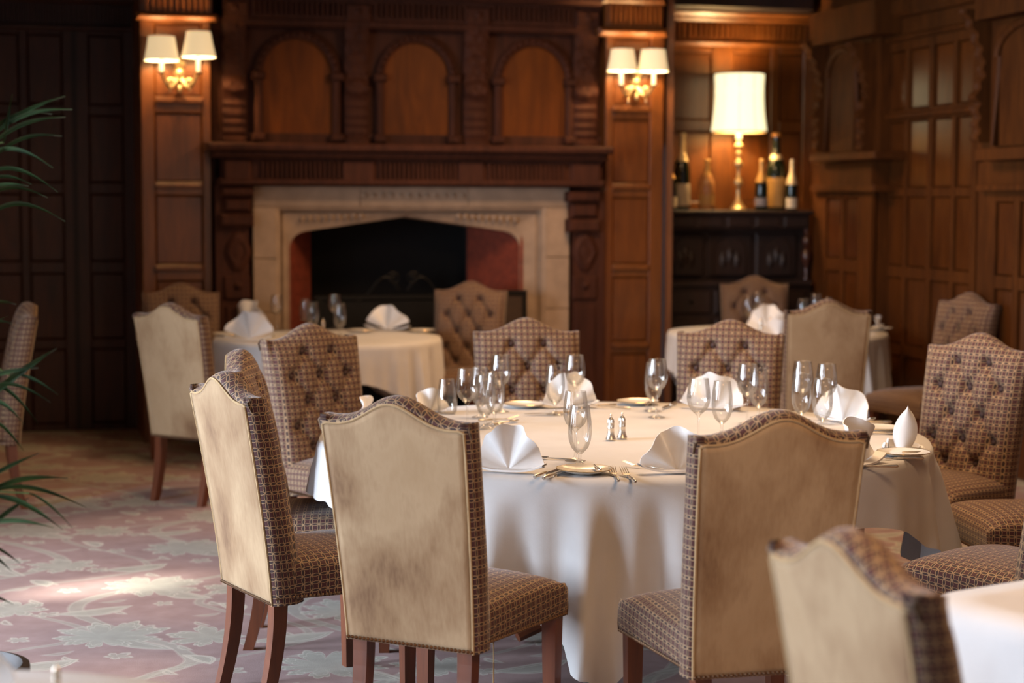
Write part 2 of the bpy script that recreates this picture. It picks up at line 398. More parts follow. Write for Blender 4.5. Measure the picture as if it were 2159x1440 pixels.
# left wall with four assumed window openings (the farthest added for its light), stepping in beyond y = 7.8
mb = MB()
ys = [-4.1, -2.6, -1.0, .4, 2.0, 3.4, 5.0, 5.5, 7.1, 7.8]
for i in range(0, 10, 2): mb.box(-5.7, -5.5, ys[i], ys[i+1], 0, 3.35)
for i in range(1, 9, 2):
    mb.box(-5.7, -5.5, ys[i], ys[i+1], 0, .55); mb.box(-5.7, -5.5, ys[i], ys[i+1], 2.95, 3.35)
mb.box(-5.7, -3.65, 7.8, 8.0, 0, 3.35); mb.box(-3.85, -3.65, 8.0, 12.9, 0, 3.35)
struct(mb.build('wall_left', CREAMW))
for i, (y0, y1) in enumerate(((-2.6, -1.0), (.4, 2.0), (3.4, 5.0), (5.5, 7.1))):
    mb = MB()
    mb.box(-5.66, -5.56, y0, y0+.06, .55, 2.95); mb.box(-5.66, -5.56, y1-.06, y1, .55, 2.95); mb.box(-5.66, -5.56, y0, y1, .55, .61); mb.box(-5.66, -5.56, y0, y1, 2.89, 2.95)
    mb.box(-5.63, -5.59, (y0+y1)/2-.02, (y0+y1)/2+.02, .6, 2.9); mb.box(-5.63, -5.59, y0, y1, 2.1, 2.14)
    struct(mb.build('window_%d' % (i+1), PORC))

# --- dark panelled wall at the back left
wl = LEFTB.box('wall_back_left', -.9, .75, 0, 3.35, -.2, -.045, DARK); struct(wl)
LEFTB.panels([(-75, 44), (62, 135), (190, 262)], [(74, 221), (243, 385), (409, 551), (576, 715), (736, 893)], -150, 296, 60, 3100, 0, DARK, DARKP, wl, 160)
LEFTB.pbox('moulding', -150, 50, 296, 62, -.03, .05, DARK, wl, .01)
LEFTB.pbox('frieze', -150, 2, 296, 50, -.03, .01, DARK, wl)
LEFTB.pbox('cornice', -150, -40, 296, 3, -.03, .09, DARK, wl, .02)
LEFTB.pbox('door_gap', 155, 62, 166, 905, -.01, .004, EBON, wl)
def flutes(fr, name, x0, x1, y0, y1, o, n, mat, parent):
    mb = MB(); ym = (y0+y1)/2; xm = (x0+x1)/2
    t0, t1 = fr.tz(x0, ym, o)[0], fr.tz(x1, ym, o)[0]; z1, z0 = fr.tz(xm, y0, o)[1], fr.tz(xm, y1, o)[1]
    d = (t1-t0)/n
    for i in range(n):
        a = t0 + d*i + d*.20; bb = t0 + d*(i+1) - d*.20
        c = [(a, 0), (a+.2*(bb-a), .03), (bb-.2*(bb-a), .03), (bb, 0)]
        vs = [fr(t, z0, o+q) for t, q in c] + [fr(t, z1, o+q) for t, q in c]
        mb.add(vs, [(0,1,5,4), (1,2,6,5), (2,3,7,6), (0,3,2,1), (4,5,6,7)])
    o_ = mb.build(name, mat, parent); o_['kind'] = 'stuff'; return o_
flutes(LEFTB, 'fluting', -20, 294, 6, 48, .01, 30, DARK, wl)

# --- back wall: the two sconce piers and core
wb = BACK.box('wall_back', -2.56, 1.14, 2.02, 3.35, -.75, -.12, CARV); struct(wb)
def pier(x0, x1, c0, c1, rows, cap, frz, n):
    o = .16
    xm = (x0+x1)/2
    t0, t1 = BACK.tz(x0, 420, o)[0], BACK.tz(x1, 420, o)[0]
    BACK.box('pier_core', t0, t1, 0, 3.35, -.75, o-.035, OAK, wb)
    BACK.panels([(c0, c1)], rows, x0, x1, cap[1], 3100, o, OAK, OAKP, wb, xm)
    BACK.pbox('capital_moulding', x0-12, cap[0], x1+12, cap[1], o-.05, o+.07, OAK, wb, .025)
    BACK.pbox('frieze', x0, frz, x1, cap[0], o-.05, o+.01, OAK, wb)
    flutes(BACK, 'fluting', x0+4, x1-4, frz+2, cap[0]-2, o+.01, n, OAK, wb)
    BACK.pbox('cornice', x0-6, -30, x1+6, frz, o-.05, o+.05, OAK, wb, .02)
    for r in rows[:-1]: BACK.pbox('panel_sill', c0, r[1]+4, c1, r[1]+14, o-.02, o+.022, OAK, wb, .006)
pier(299, 446, 328, 428, [(50, 203), (238, 383), (412, 557), (592, 735), (765, 915)], (27, 42), -12, 11)
pier(1276, 1398, 1292, 1369, [(82, 222), (252, 386), (417, 556), (584, 720), (745, 880)], (58, 76), 8, 11)

# --- fireplace and overmantel
O1 = .10
fp = empty('fireplace', BACK(-.78, 0, .0)); tag(fp, 'grand carved wooden fireplace with stone surround and arched overmantel', 'fireplace')
fp_inv = Matrix.Translation(-Vector(fp.location))
def fpart(o): o.parent = fp; o.matrix_parent_inverse = fp_inv; return o
def FB(name, x0, y0, x1, y1, o0, o1, mat, bev=0, par=None):
    o = BACK.pbox(name, x0, y0, x1, y1, o0, o1, mat, None, bev); fpart(o); return o
def BX(x, o): return BACK.tz(x, 420, o)[0]
def BZ(x, y, o): return BACK.tz(x, y, o)[1]
# overmantel back board and frieze
FB('back_board', 446, 44, 1276, 306, -.05, .02, CARV)
FB('upper_frieze', 470, -2, 1268, 46, -.05, O1+.02, CARV)
FB('upper_cornice', 462, -45, 1276, -2, -.05, O1+.10, CARV, .03)
FB('architrave', 470, 46, 1268, 62, -.05, O1+.03, CARV, .012)
for x0, x1, y0, y1, n in ((530, 728, 4, 32, 18), (786, 984, 10, 40, 18), (1034, 1212, 16, 46, 17)):
    flutes(BACK, 'fluting', x0, x1, y0, y1, O1+.02, n, CARV, None); fpart(COL.objects[-1])
for x in (499, 757, 1009, 1240):
    k = (x-499)/740*22
    FB('frieze_block', x-26, 0+k, x+26, 38+k, -.02, O1+.05, CARV, .012)
    q = MB(); cz = BZ(x, 16+k, O1+.05); ct = BX(x, O1+.05)
    vs = []; n = 10
    vs = [BACK(ct, cz, O1+.066)] + [BACK(ct+.03*cos(2*pi*i/n), cz+.03*sin(2*pi*i/n), O1+.05) for i in range(n)]
    q.add(vs, [(0, i+1, (i+1) % n+1) for i in range(n)]); fpart(q.build('rosette', CARV))
# carved consoles
def console(xc, y0, y1, wpx):
    o = O1; t = BX(xc, o+.06); hw = abs(BX(xc+wpx/2, o)-BX(xc-wpx/2, o))/2; zt, zb = BZ(xc, y0, o+.05), BZ(xc, y1, o+.05)
    nu, nv_ = 9, 56; vs = []; fs = []
    for j in range(nv_+1):
        v = j/nv_; z = zt+(zb-zt)*v
        if v < .62:
            d = .10 - .055*sin(pi*min(v/.45, 1)*.5) + .045*exp(-((v-.53)/.07)**2)
        else: d = .05 + .012*(1 if int(v*26) % 2 else 0)
        if v > .955: d = .085
        for i in range(nu+1):
            u = i/nu*2-1
            dd = d
            if v < .6: dd += .010*cos(u*pi*2.5)*sin(v*46+abs(u)*3) + .008*sin(v*70)*(1-abs(u))
            dd -= .018*abs(u)**4
            vs.append(BACK(t+u*hw, z, o-.09+dd+.02))
    for j in range(nv_):
        for i in range(nu):
            a = j*(nu+1)+i; fs.append((a, a+1, a+nu+2, a+nu+1))
    for side in (0, nu):
        base = len(vs)
        for j in range(nv_+1):
            p = Vector(vs[j*(nu+1)+side]); q = BACK((t+(-hw if side == 0 else hw)), p.z, -.01); vs.append(q)
        for j in range(nv_): fs.append((j*(nu+1)+side, (j+1)*(nu+1)+side, base+j+1, base+j))
    m_ = MB(); m_.add(vs, fs); fpart(m_.build('carved_console', CARV, None, True))
for xc, a, c_ in ((499, 50, 300), (757, 56, 302), (1009, 62, 306), (1240, 68, 307)): console(xc, a, c_, 50)
# arched panels with surrounds
def arch(x0, x1, ytop, yspring, ybot, X0, X1):
    o = .03
    tc = (BX(x0, o)+BX(x1, o))/2; r = (BX(x1, o)-BX(x0, o))/2; xm = (x0+x1)/2
    zs, zb, zt = BZ(xm, yspring, o), BZ(xm, ybot, o), BZ(xm, ytop, o)
    pts = [(tc-r, zb), (tc+r, zb)] + [(tc+r*cos(a*pi/18), zs+(zt-zs)*sin(a*pi/18)) for a in range(0, 19)]
    q = MB(); q.prism(pts, .0, .045, BACK); fpart(q.build('arch_panel', ARCHP))
    # surround ring
    w_ = .055; q = MB(); vs = []; prof = [(0, .046), (0, .075), (.35, .085), (.7, .085), (1, .07), (1, .0)]
    path = [(1, 0, zb)] + [(cos(a*pi/20), sin(a*pi/20), None) for a in range(21)] + [(-1, 0, zb)]
    for cx_, sx_, z in path:
        for k, oo in prof:
            rr = r + w_*k; rz = (zt-zs) + w_*k
            vs.append(BACK(tc+rr*cx_, z if z is not None else zs+rz*sx_, oo))
    n = len(prof); m = len(path)
    q.add(vs, [(i*n+j, i*n+j+1, (i+1)*n+j+1, (i+1)*n+j) for i in range(m-1) for j in range(n-1)])
    fpart(q.build('arch_surround', CARV, None))
    # voussoir beads
    q = MB(); nb = 17
    for a in range(nb):
        an = pi*(a+.5)/nb; rr = r+w_*.5; c = BACK(tc+rr*cos(an), zs+((zt-zs)+w_*.5)*sin(an), .088)
        q.add([c+Vector((-.014, 0, -.014)), c+Vector((.014, 0, -.014)), c+Vector((.014, 0, .014)), c+Vector((-.014, 0, .014)), c+BACK.Nn*.016], [(0,1,4), (1,2,4), (2,3,4), (3,0,4)])
    oo = fpart(q.build('arch_carving', CARV)); oo['kind'] = 'stuff'
    for sx in (-1, 1):
        t = tc+sx*(r+.03); a = BACK.box('impost', t-.045, t+.045, zs-.03, zs+.02, 0, .11, CARV, None, .01); fpart(a)
        a = BACK.box('arch_base', t-.045, t+.045, zb, zb+.05, 0, .11, CARV, None, .01); fpart(a)
arch(554, 700, 82, 160, 298, 530, 724)
arch(808, 944, 91, 165, 302, 786, 978)
arch(1055, 1188, 98, 172, 304, 1036, 1210)
# mantel shelf, frieze
OM = .34
FB('mantel_shelf', 436, 304, 1296, 321, -.05, OM+.08, CARV, .014)
FB('shelf_moulding', 450, 318, 1284, 335, -.05, OM+.03, CARV, .02)
FB('mantel_frieze', 468, 333, 1270, 380, -.05, OM-.05, CARV)
FB('lower_moulding', 462, 378, 1276, 392, -.05, OM-.015, CARV, .012)
for x0, x1, k in ((548, 718, 0), (796, 962, 3), (1026, 1190, 7)): 
    flutes(BACK, 'fluting', x0, x1, 338+k, 376+k, OM-.05, 17, CARV, None); fpart(COL.objects[-1])
for x0, x1, k in ((472, 530, 0), (722, 790, 3), (966, 1022, 5), (1206, 1266, 9)):
    FB('frieze_block', x0, 336+k, x1, 380+k, -.02, OM-.02, CARV, .01)
# side pilasters either side of the stone
OP = .22
for x0, x1 in ((466, 534), (1202, 1266)):
    xm = (x0+x1)/2; k = (x0-466)/740*12
    FB('pilaster', x0, 390+k, x1, 3100, -.05, OP, CARV)
    FB('pilaster_capital', x0-2, 392+k, x1+2, 414+k, -.02, OP+.07, CARV, .02)
    FB('pilaster_capital', x0+2, 414+k, x1-2, 450+k, -.02, OP+.035, CARV, .03)
    FB('pilaster_moulding', x0-2, 450+k, x1+2, 478+k, -.02, OP+.06, CARV, .02)
    t = (BX(x0, OP)+BX(x1, OP))/2; hw = abs(BX(x1, OP)-BX(x0, OP))/2*.78
    za, zb = BZ(xm, 486, OP), BZ(xm, 575, OP); zc = (za+zb)/2
    q = MB(); n = 20
    vs = [BACK(t, zc, OP+.035)]
    for rr, oo in ((.45, .02), (.6, .028), (.85, .018), (1, 0)):
        vs += [BACK(t+hw*rr*cos(2*pi*i/n)*(1+.12*cos(8*pi*i/n)), zc+(za-zc)*rr*sin(2*pi*i/n), OP+oo) for i in range(n)]
    q.add(vs, [(0, 1+i, 1+(i+1) % n) for i in range(n)] + [(1+r_*n+i, 1+r_*n+(i+1) % n, 1+(r_+1)*n+(i+1) % n, 1+(r_+1)*n+i) for r_ in range(3) for i in range(n)])
    fpart(q.build('carved_lozenge', CARV, None, True))
    FB('pilaster_block', x0+6, 582, x1-6, 632, OP-.02, OP+.02, CARV, .012)
    q = MB(); c = BACK(t, BZ(xm, 603, OP), OP+.02)
    q.add([c+BACK.Nn*.03] + [c + BACK.D*.032*cos(2*pi*i/12) + Vector((0, 0, .032*sin(2*pi*i/12))) for i in range(12)], [(0, i+1, (i+1) % 12+1) for i in range(12)])
    fpart(q.build('rosette', CARV))
    FB('pilaster_panel', x0+10, 645, x1-10, 860, OP-.01, OP+.014, CARV, .01)
for x0, x1 in ((446, 466), (1266, 1276)): FB('side_stile', x0, 335, x1, 3100, -.05, .12, CARV)
# stone surround: outer slab with Tudor-arch opening
OS = .17
def tudor(x0, x1, ysh, ycor, yapex, o, n=8):
    t0, t1 = BX(x0, o), BX(x1, o); xm = (x0+x1)/2
    zsh, zc, za = BZ(xm, ysh, o), BZ(xm, ycor, o), BZ(xm, yapex, o); tm = (t0+t1)/2; rc = (zc-zsh)
    pts = [(t0, 0.0)]
    for i in range(n+1):
        a = pi - (pi/2*.93)*i/n; pts.append((t0+rc*1.05*(1+cos(a)), zsh+rc*sin(a)))
    m = 10
    xs, zs_ = pts[-1]
    for i in range(1, m): f = i/m; pts.append((xs+(tm-xs)*f, zs_+(za-zs_)*(f*.93+.07*sin(pi*f/2))))
    left = pts[:]
    return left + [(tm, za)] + [(2*tm-t, z) for t, z in reversed(left)]
def ring(inner, outer, o0, o1i, o1o, name, mat):
    q = MB(); n = len(inner); vs = [BACK(t, z, o0) for t, z in inner] + [BACK(t, z, o1i) for t, z in inner] + [BACK(t, z, o1o) for t, z in outer] + [BACK(t, z, o0) for t, z in outer]
    q.add(vs, [(k*n+i, k*n+i+1, (k+1)*n+i+1, (k+1)*n+i) for k in range(3) for i in range(n-1)])
    return fpart(q.build(name, mat))
op = tudor(612, 1099, 524, 487, 457, OS-.06)
def to_rect(pts, t0, t1, zt):
    out = []; tm = (t0+t1)/2
    n = len(pts)
    for i, (t, z) in enumerate(pts):
        f = i/(n-1)
        if i < n*.22: out.append((t0, zt*min(1, z/max(p[1] for p in pts[:int(n*.22)]))))
        elif i > n-1-n*.22: out.append((t1, zt*min(1, z/max(p[1] for p in pts[:int(n*.22)]))))
        else: out.append((t0+(t1-t0)*((f-.22)/.56), zt))
    return out
tm0, tm1, zm = BX(596, OS-.04), BX(1132, OS-.04), BZ(860, 449, OS-.04)
r1 = to_rect(op, tm0, tm1, zm)
ring(op, r1, -.5, OS-.10, OS-.06, 'stone_spandrel', STONE)
r2 = to_rect(op, BX(582, OS), BX(1150, OS), BZ(860, 436, OS))
rm = to_rect(op, BX(589, OS-.03), BX(1141, OS-.03), BZ(860, 442, OS-.03))
ring(r1, rm, OS-.09, OS-.085, OS-.05, 'stone_moulding', STONE)
ring(rm, r2, OS-.09, OS-.020, OS-.008, 'stone_moulding', STONE)
# outer blocks (jambs and lintel pieces, separate stones with fine joints)
z_in = BZ(860, 436, OS); z_top = BZ(860, 394, OS)
tL0, tL1, tR0, tR1 = BX(533, OS), BX(582, OS), BX(1150, OS), BX(1201, OS)
zj = [0, .42, .86, 1.22, z_in]
for a, c_ in ((tL0, tL1), (tR0, tR1)):
    for i in range(4): fpart(BACK.box('stone_block', a, c_, zj[i]+.002, zj[i+1]-.002, -.05, OS, STONE, None, .004))
tl = [tL0, tL0+(tR1-tL0)*.33, tL0+(tR1-tL0)*.67, tR1]
for i in range(3): fpart(BACK.box('stone_block', tl[i]+.0015, tl[i+1]-.0015, z_in+.001, z_top, -.05, OS, STONE, None, .004))
# carved leaves on spandrels and lintel
q = MB()
def leafrow(x0, y0, x1, y1, n, w_, h_, o):
    for i in range(n):
        f = (i+.5)/n; x = x0+(x1-x0)*f; y = y0+(y1-y0)*f; t, z = BACK.tz(x, y, o)
        q.add([BACK(t-w_, z, o), BACK(t, z-h_, o), BACK(t+w_, z, o), BACK(t, z+h_, o), BACK(t, z, o+.02)], [(0,1,4), (1,2,4), (2,3,4), (3,0,4)])
leafrow(628, 462, 770, 455, 9, .022, .03, OS-.06); leafrow(960, 456, 1095, 464, 9, .022, .03, OS-.06)
leafrow(760, 411, 985, 413, 12, .022, .028, OS)
oo = fpart(q.build('stone_carving', STONE)); oo['kind'] = 'stuff'
# firebox
def q4(name, pts, mat):
    q = MB(); q.add(pts, [(0, 1, 2, 3)]); return fpart(q.build(name, mat))
ta, tb = op[0][0]-.02, op[-1][0]+.02
BK = -.62
i0, i1 = ta+.02, tb-.05
zz = BZ(860, 452, OS)+.03
q4('firebox_back', [BACK(i0+.2, 0, BK), BACK(i1-.2, 0, BK), BACK(i1-.2, zz, BK), BACK(i0+.2, zz, BK)], SOOT)
q4('firebox_top', [BACK(ta, zz, BK), BACK(tb, zz, BK), BACK(tb, zz, .1), BACK(ta, zz, .1)], SOOT)
fpart(BACK.box('chimney_breast', BX(448, .05), BX(1274, .05), zz+.004, 2.06, -.72, .05, CARV))
fpart(BACK.box('chimney_breast', BX(448, .05), ta-.004, 0, zz+.01, -.72, .05, CARV)); fpart(BACK.box('chimney_breast', tb+.004, BX(1274, .05), 0, zz+.01, -.72, .05, CARV))
fpart(BACK.box('chimney_breast', ta-.01, tb+.01, 0, zz+.01, -.74, BK-.01, SOOT))
# splayed red brick cheeks built of courses
def cheek(tf, of, tk, ok):
    nrow = 16; h = zz/nrow
    for r_ in range(nrow):
        for k in range(3):
            f0, f1 = k/3+.002, (k+1)/3-.002
            def P(f, z, out): return BACK(tf+(tk-tf)*f, z, of+(ok-of)*f) + BACK.D*out
            s = 1 if tk > tf else -1
            q = MB(); z0, z1 = r_*h+.0012, (r_+1)*h-.0012; e = .006*s
            q.add([P(f0, z0, 0), P(f1, z0, 0), P(f1, z1, 0), P(f0, z1, 0), P(f0, z0, -.03*s), P(f1, z0, -.03*s), P(f1, z1, -.03*s), P(f0, z1, -.03*s)],
                  [(0,1,2,3), (0,4,5,1), (1,5,6,2), (2,6,7,3), (3,7,4,0)])
            fpart(q.build('brick', BRICK))
def backing(tf, of, tk, ok, s_): q4('mortar_backing', [BACK(tf-.004*s_, 0, of), BACK(tk-.004*s_, 0, ok), BACK(tk-.004*s_, zz, ok), BACK(tf-.004*s_, zz, of)], BRICK)
backing(ta+.01, .08, i0+.2, -.30, 1); backing(tb-.01, .08, i1-.26, -.30, -1)
cheek(ta+.01, .08, i0+.2, -.30); cheek(tb-.01, .08, i1-.26, -.30)
q4('firebox_side', [BACK(i0+.2, 0, -.30), BACK(i0+.2, 0, BK), BACK(i0+.2, zz, BK), BACK(i0+.2, zz, -.30)], SOOT)
q4('firebox_side', [BACK(i1-.26, 0, -.30), BACK(i1-.2, 0, BK), BACK(i1-.2, zz, BK), BACK(i1-.26, zz, -.30)], SOOT)
q4('hearth', [BACK(ta, .004, BK), BACK(tb, .004, BK), BACK(tb, .004, .3), BACK(ta, .004, .3)], SOOT)
# fire grate with scrolled top
OG = -.12
gt = empty('fire_grate', BACK(BX(850, OG), 0, OG)); tag(gt, 'black iron fire grate with scrolled top inside the stone fireplace', 'grate')
gi = Matrix.Translation(-Vector(gt.location))
def gpart(o): o.parent = gt; o.matrix_parent_inverse = gi; return o
gpart(BACK.pbox('front_plate', 668, 632, 1030, 760, OG-.02, OG, IRON, None, .008))
gpart(BACK.pbox('top_bar', 662, 622, 1036, 632, OG-.03, OG+.01, IRON, None, .004))
q = MB()
for sgn in (-1, 1):
    pts = []
    tc = BX(850, OG); zc = BZ(850, 618, OG)
    for i in range(30):
        f = i/29; pts.append(BACK(tc+sgn*(.03+.30*f), zc+.10*sin(f*pi*1.5)*(1-.3*f)+.02, OG))
    q.tube(pts, .010, 6)
    pts = [BACK(tc+sgn*(.07+.05*cos(a*.4)*(1-a/30)), zc+.10+.05*sin(a*.4)*(1-a/30), OG) for a in range(24)]; q.tube(pts, .008, 6)
gpart(q.build('scroll', IRON, None, True))
for x in (676, 1022): gpart(BACK.pbox('foot', x-6, 632, x+6, 800, OG-.05, OG+.015, IRON, None, .004))
# fire screen on the right of the hearth
OF = .34
fs_ = empty('fire_screen', BACK(BX(1080, OF), 0, OF)); tag(fs_, 'dark framed fire screen standing at the right side of the hearth', 'screen')
gi2 = Matrix.Translation(-Vector(fs_.location))
def spart(o): o.parent = fs_; o.matrix_parent_inverse = gi2; return o
spart(BACK.pbox('screen_panel', 1056, 622, 1104, 800, OF-.01, OF, plain('screen_mesh', (.05, .028, .018), .6), None))
spart(BACK.pbox('frame_post', 1050, 612, 1058, 830, OF-.015, OF+.012, IRON, None, .003)); spart(BACK.pbox('frame_post', 1102, 612, 1111, 830, OF-.015, OF+.012, IRON, None, .003))
spart(BACK.pbox('frame_rail', 1050, 612, 1111, 622, OF-.015, OF+.012, IRON, None, .003))

# --- alcove wall beyond the right pier
wa = ALC.box('wall_alcove', -1.3, .35, 0, 3.35, -.2, -.04, OAK); struct(wa)
ALC.panels([(1408, 1497), (1544, 1622), (1640, 1690)], [(112, 254), (278, 425), (452, 600)], 1390, 1712, 96, 3100, 0, OAK, OAKP, wa, 1555)
ALC.pbox('moulding', 1390, 84, 1712, 97, -.03, .05, OAK, wa, .02)
ALC.pbox('frieze', 1390, 46, 1712, 85, -.03, .03, OAK, wa)
flutes(ALC, 'fluting', 1402, 1700, 50, 82, .03, 27, OAK, wa)
ALC.pbox('dentil_moulding', 1390, 34, 1712, 46, -.03, .08, OAK, wa, .02)
ALC.pbox('cornice', 1390, 20, 1712, 35, -.03, .16, OAK, wa, .035)
ALC.pbox('ceiling_beam', 1380, -90, 1720, 20, -.03, .30, EBON, wa, .02)
mb = MB()   # alcove return beside the pier
a, c_ = BACK(1.10, 0, .1), ALC(-1.3, 0, 0)
mb.add([a, c_, c_+Vector((0, 0, 3.35)), a+Vector((0, 0, 3.35)), a+Vector((.05, 0, 0)), c_+Vector((.05, 0, 0)), c_+Vector((.05, 0, 3.35)), a+Vector((.05, 0, 3.35))], [(0,1,2,3), (4,7,6,5), (0,4,5,1), (3,2,6,7), (0,3,7,4), (1,5,6,2)])
mb.build('alcove_return', OAK, wa)

# --- right wall
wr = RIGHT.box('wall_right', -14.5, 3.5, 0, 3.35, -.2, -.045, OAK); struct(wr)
R_ = RIGHT
for y in (0,): pass
# four-column panel field with the bright mid rail
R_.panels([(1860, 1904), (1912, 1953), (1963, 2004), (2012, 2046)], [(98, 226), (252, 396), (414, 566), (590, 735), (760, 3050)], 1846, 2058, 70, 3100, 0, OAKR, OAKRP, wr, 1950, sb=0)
R_.pbox('frieze', 1846, 22, 2058, 70, -.03, .02, OAKR, wr, .01)
R_.pbox('frieze_moulding', 1846, 62, 2058, 74, -.03, .05, OAKR, wr, .015)
R_.pbox('cornice', 1846, -25, 2058, 22, -.03, .10, OAKR, wr, .03)
R_.pbox('rail_moulding', 1858, 232, 2046, 246, -.01, .03, OAKR, wr, .012)
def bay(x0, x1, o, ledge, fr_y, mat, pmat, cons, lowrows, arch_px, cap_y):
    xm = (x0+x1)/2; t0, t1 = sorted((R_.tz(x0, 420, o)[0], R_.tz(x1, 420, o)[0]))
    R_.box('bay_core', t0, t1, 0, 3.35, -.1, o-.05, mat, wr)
    R_.panels(lowrows[0], lowrows[1], x0, x1, fr_y[1]+12, 3100, o, mat, pmat, wr, xm, sb=0)
    R_.pbox('bay_frieze', x0, fr_y[0], x1, fr_y[1], -.05, o+.01, mat, wr)
    R_.pbox('bay_moulding', x0-4, fr_y[1], x1+4, fr_y[1]+14, -.05, o+.05, mat, wr, .004)
    R_.pbox('bay_ledge', x0-6, ledge[0], x1+6, ledge[1], -.05, o+.12, mat, wr, .004)
    R_.pbox('bay_back', x0, cap_y, x1, ledge[0], -.05, o-.03, mat, wr)
    R_.pbox('bay_cornice', x0-6, cap_y-70, x1+6, cap_y, -.05, o+.10, mat, wr)
    ax0, ax1, ayt, ays = arch_px
    oo = o-.02; ta_, tb_ = sorted((R_.tz(ax0, 420, oo)[0], R_.tz(ax1, 420, oo)[0])); tc_ = (ta_+tb_)/2; r_ = (tb_-ta_)/2
    zs_, zt_, zb_ = R_.tz((ax0+ax1)/2, ays, oo)[1], R_.tz((ax0+ax1)/2, ayt, oo)[1], R_.tz((ax0+ax1)/2, ledge[0]-4, oo)[1]
    q = MB(); q.prism([(tc_-r_, zb_), (tc_+r_, zb_)] + [(tc_+r_*cos(k*pi/14), zs_+(zt_-zs_)*sin(k*pi/14)) for k in range(15)], o-.04, o-.015, R_); q.build('arch_panel', mat, wr)
    q = MB(); pts = [R_(tc_-r_, zb_, o-.01)] + [R_(tc_+r_*cos(pi-k*pi/14), zs_+(zt_-zs_)*sin(k*pi/14), o-.01) for k in range(15)] + [R_(tc_+r_, zb_, o-.01)]
    q.tube(pts, .028, 6); q.build('arch_surround', mat, wr, True)
    for cx_, cw, ya, yb in cons:
        t = R_.tz(cx_, 420, o)[0]; hw = cw; za, zb2 = R_.tz(cx_, ya, o)[1], R_.tz(cx_, yb, o)[1]
        nu, nvv = 6, 40; vs = []; fs = []
        for j in range(nvv+1):
            v = j/nvv; z = za+(zb2-za)*v; d = .20 - .13*sin(pi*.5*min(v/.5, 1)) + .05*exp(-((v-.66)/.1)**2) if v < .7 else .10
            d += .012*sin(v*60)
            for i in range(nu+1):
                u = i/nu*2-1; vs.append(R_(t+u*hw, z, o+d-.05-.015*abs(u)**3 + .008*cos(u*7)))
        for j in range(nvv):
            for i in range(nu): a_ = j*(nu+1)+i; fs.append((a_, a_+1, a_+nu+2, a_+nu+1))
        for sd in (0, nu):
            b0 = len(vs)
            for j in range(nvv+1): p = vs[j*(nu+1)+sd]; vs.append(R_(t+(-hw if sd == 0 else hw), p.z, o-.06))
            for j in range(nvv): fs.append((j*(nu+1)+sd, (j+1)*(nu+1)+sd, b0+j+1, b0+j))
        q = MB(); q.add(vs, fs); q.build('carved_console', mat, wr, True)
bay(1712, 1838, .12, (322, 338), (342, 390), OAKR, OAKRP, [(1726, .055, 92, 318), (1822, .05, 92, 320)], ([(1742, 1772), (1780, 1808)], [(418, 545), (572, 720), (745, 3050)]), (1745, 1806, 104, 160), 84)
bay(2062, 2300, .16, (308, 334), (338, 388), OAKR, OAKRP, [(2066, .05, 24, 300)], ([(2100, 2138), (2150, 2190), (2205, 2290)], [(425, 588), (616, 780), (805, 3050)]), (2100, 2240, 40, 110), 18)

# ------------------------------------------------------------------ dining chair prototype (origin on the floor under the back, +Y is the way the sitter faces)
ZB, ZS = .345, 1.003
def ztop(u): return ZS + .070*exp(-(u/.47)**2) + .008*abs(u)**6
def yrear(z): s = max(0, (z-ZB)/(ZS-ZB)); return -.10*s**1.25
def hwid(z): return .208 + .024*(z-ZB)/(ZS-ZB)
BTN = [(x, z) for z, xs in ((.955, (-.074, .074)), (.85, (-.148, 0, .148)), (.742, (-.074, .074)), (.635, (-.148, 0, .148)), (.54, (-.074, .074))) for x in xs]
SEG = [(a_, b_) for a_ in BTN for b_ in BTN if a_[1] > b_[1] and a_[1]-b_[1] < .13 and abs(a_[0]-b_[0]) < .09]
def tuft(x, z):
    d = 0.0
    for bx_, bz_ in BTN: d += .030*exp(-((x-bx_)**2+(z-bz_)**2)/.0006)
    cr = 0.0
    for (ax, az), (bx_, bz_) in SEG:
        vx, vz = bx_-ax, bz_-az; k = max(0, min(1, ((x-ax)*vx+(z-az)*vz)/(vx*vx+vz*vz)))
        cr = max(cr, exp(-((x-ax-k*vx)**2+(z-az-k*vz)**2)/.00016))
    return d + .017*cr
def chair_back_mesh():
    nu, nv_ = 40, 62; vs = []; uvs = []; fs = []
    secs = [('L', s) for s in (-.1, 0, .35, .7, .92)] + [('F', i/nu*2-1) for i in range(nu+1)] + [('R', s) for s in (.92, .7, .35, 0, -.1)]
    W = len(secs)
    for j in range(nv_+1+6):
        cap = max(0, j-nv_); v = min(j, nv_)/nv_
        for kind, s in secs:
            u = s if kind == 'F' else (-1 if kind == 'L' else 1)
            zt = ztop(u*.97)-.018; z = ZB + v*(zt-ZB); hw = hwid(z)+.007; th = .122 - .022*v
            yr = yrear(z)
            if kind == 'F':
                x = u*(hw-.008*abs(u)**12); e = 1-abs(u)**10
                y = yr + th*(.74+.26*e) + .006*(1-u*u)
                y -= th*.22*v**18
                if v < .985: y -= tuft(x, z)*(1-abs(u)**14)
                ua = x; 
            else:
                x = u*(hw + .010*sin(pi*max(s, 0)) - (.02 if s < 0 else 0)); s = max(s, 0); y = yr + th*.74*s; ua = u*(hw + th*(1-s))
            va = z
            if cap:
                f = min(cap, 5)/5; yc = yr + (th*.86)*(1-f)
                y = min(y, yc); z = zt + .019*sin(pi*min(1, f*.93+.04)); va = zt + th*.8*f
                if cap == 6: z -= .03; y += .014
            vs.append((x, y, z)); uvs.append((ua, va))
    for j in range(nv_+6):
        for i in range(W-1): a_ = j*W+i; fs.append((a_, a_+1, a_+W+1, a_+W))
    return mesh('backrest', vs, fs, True, uvs)
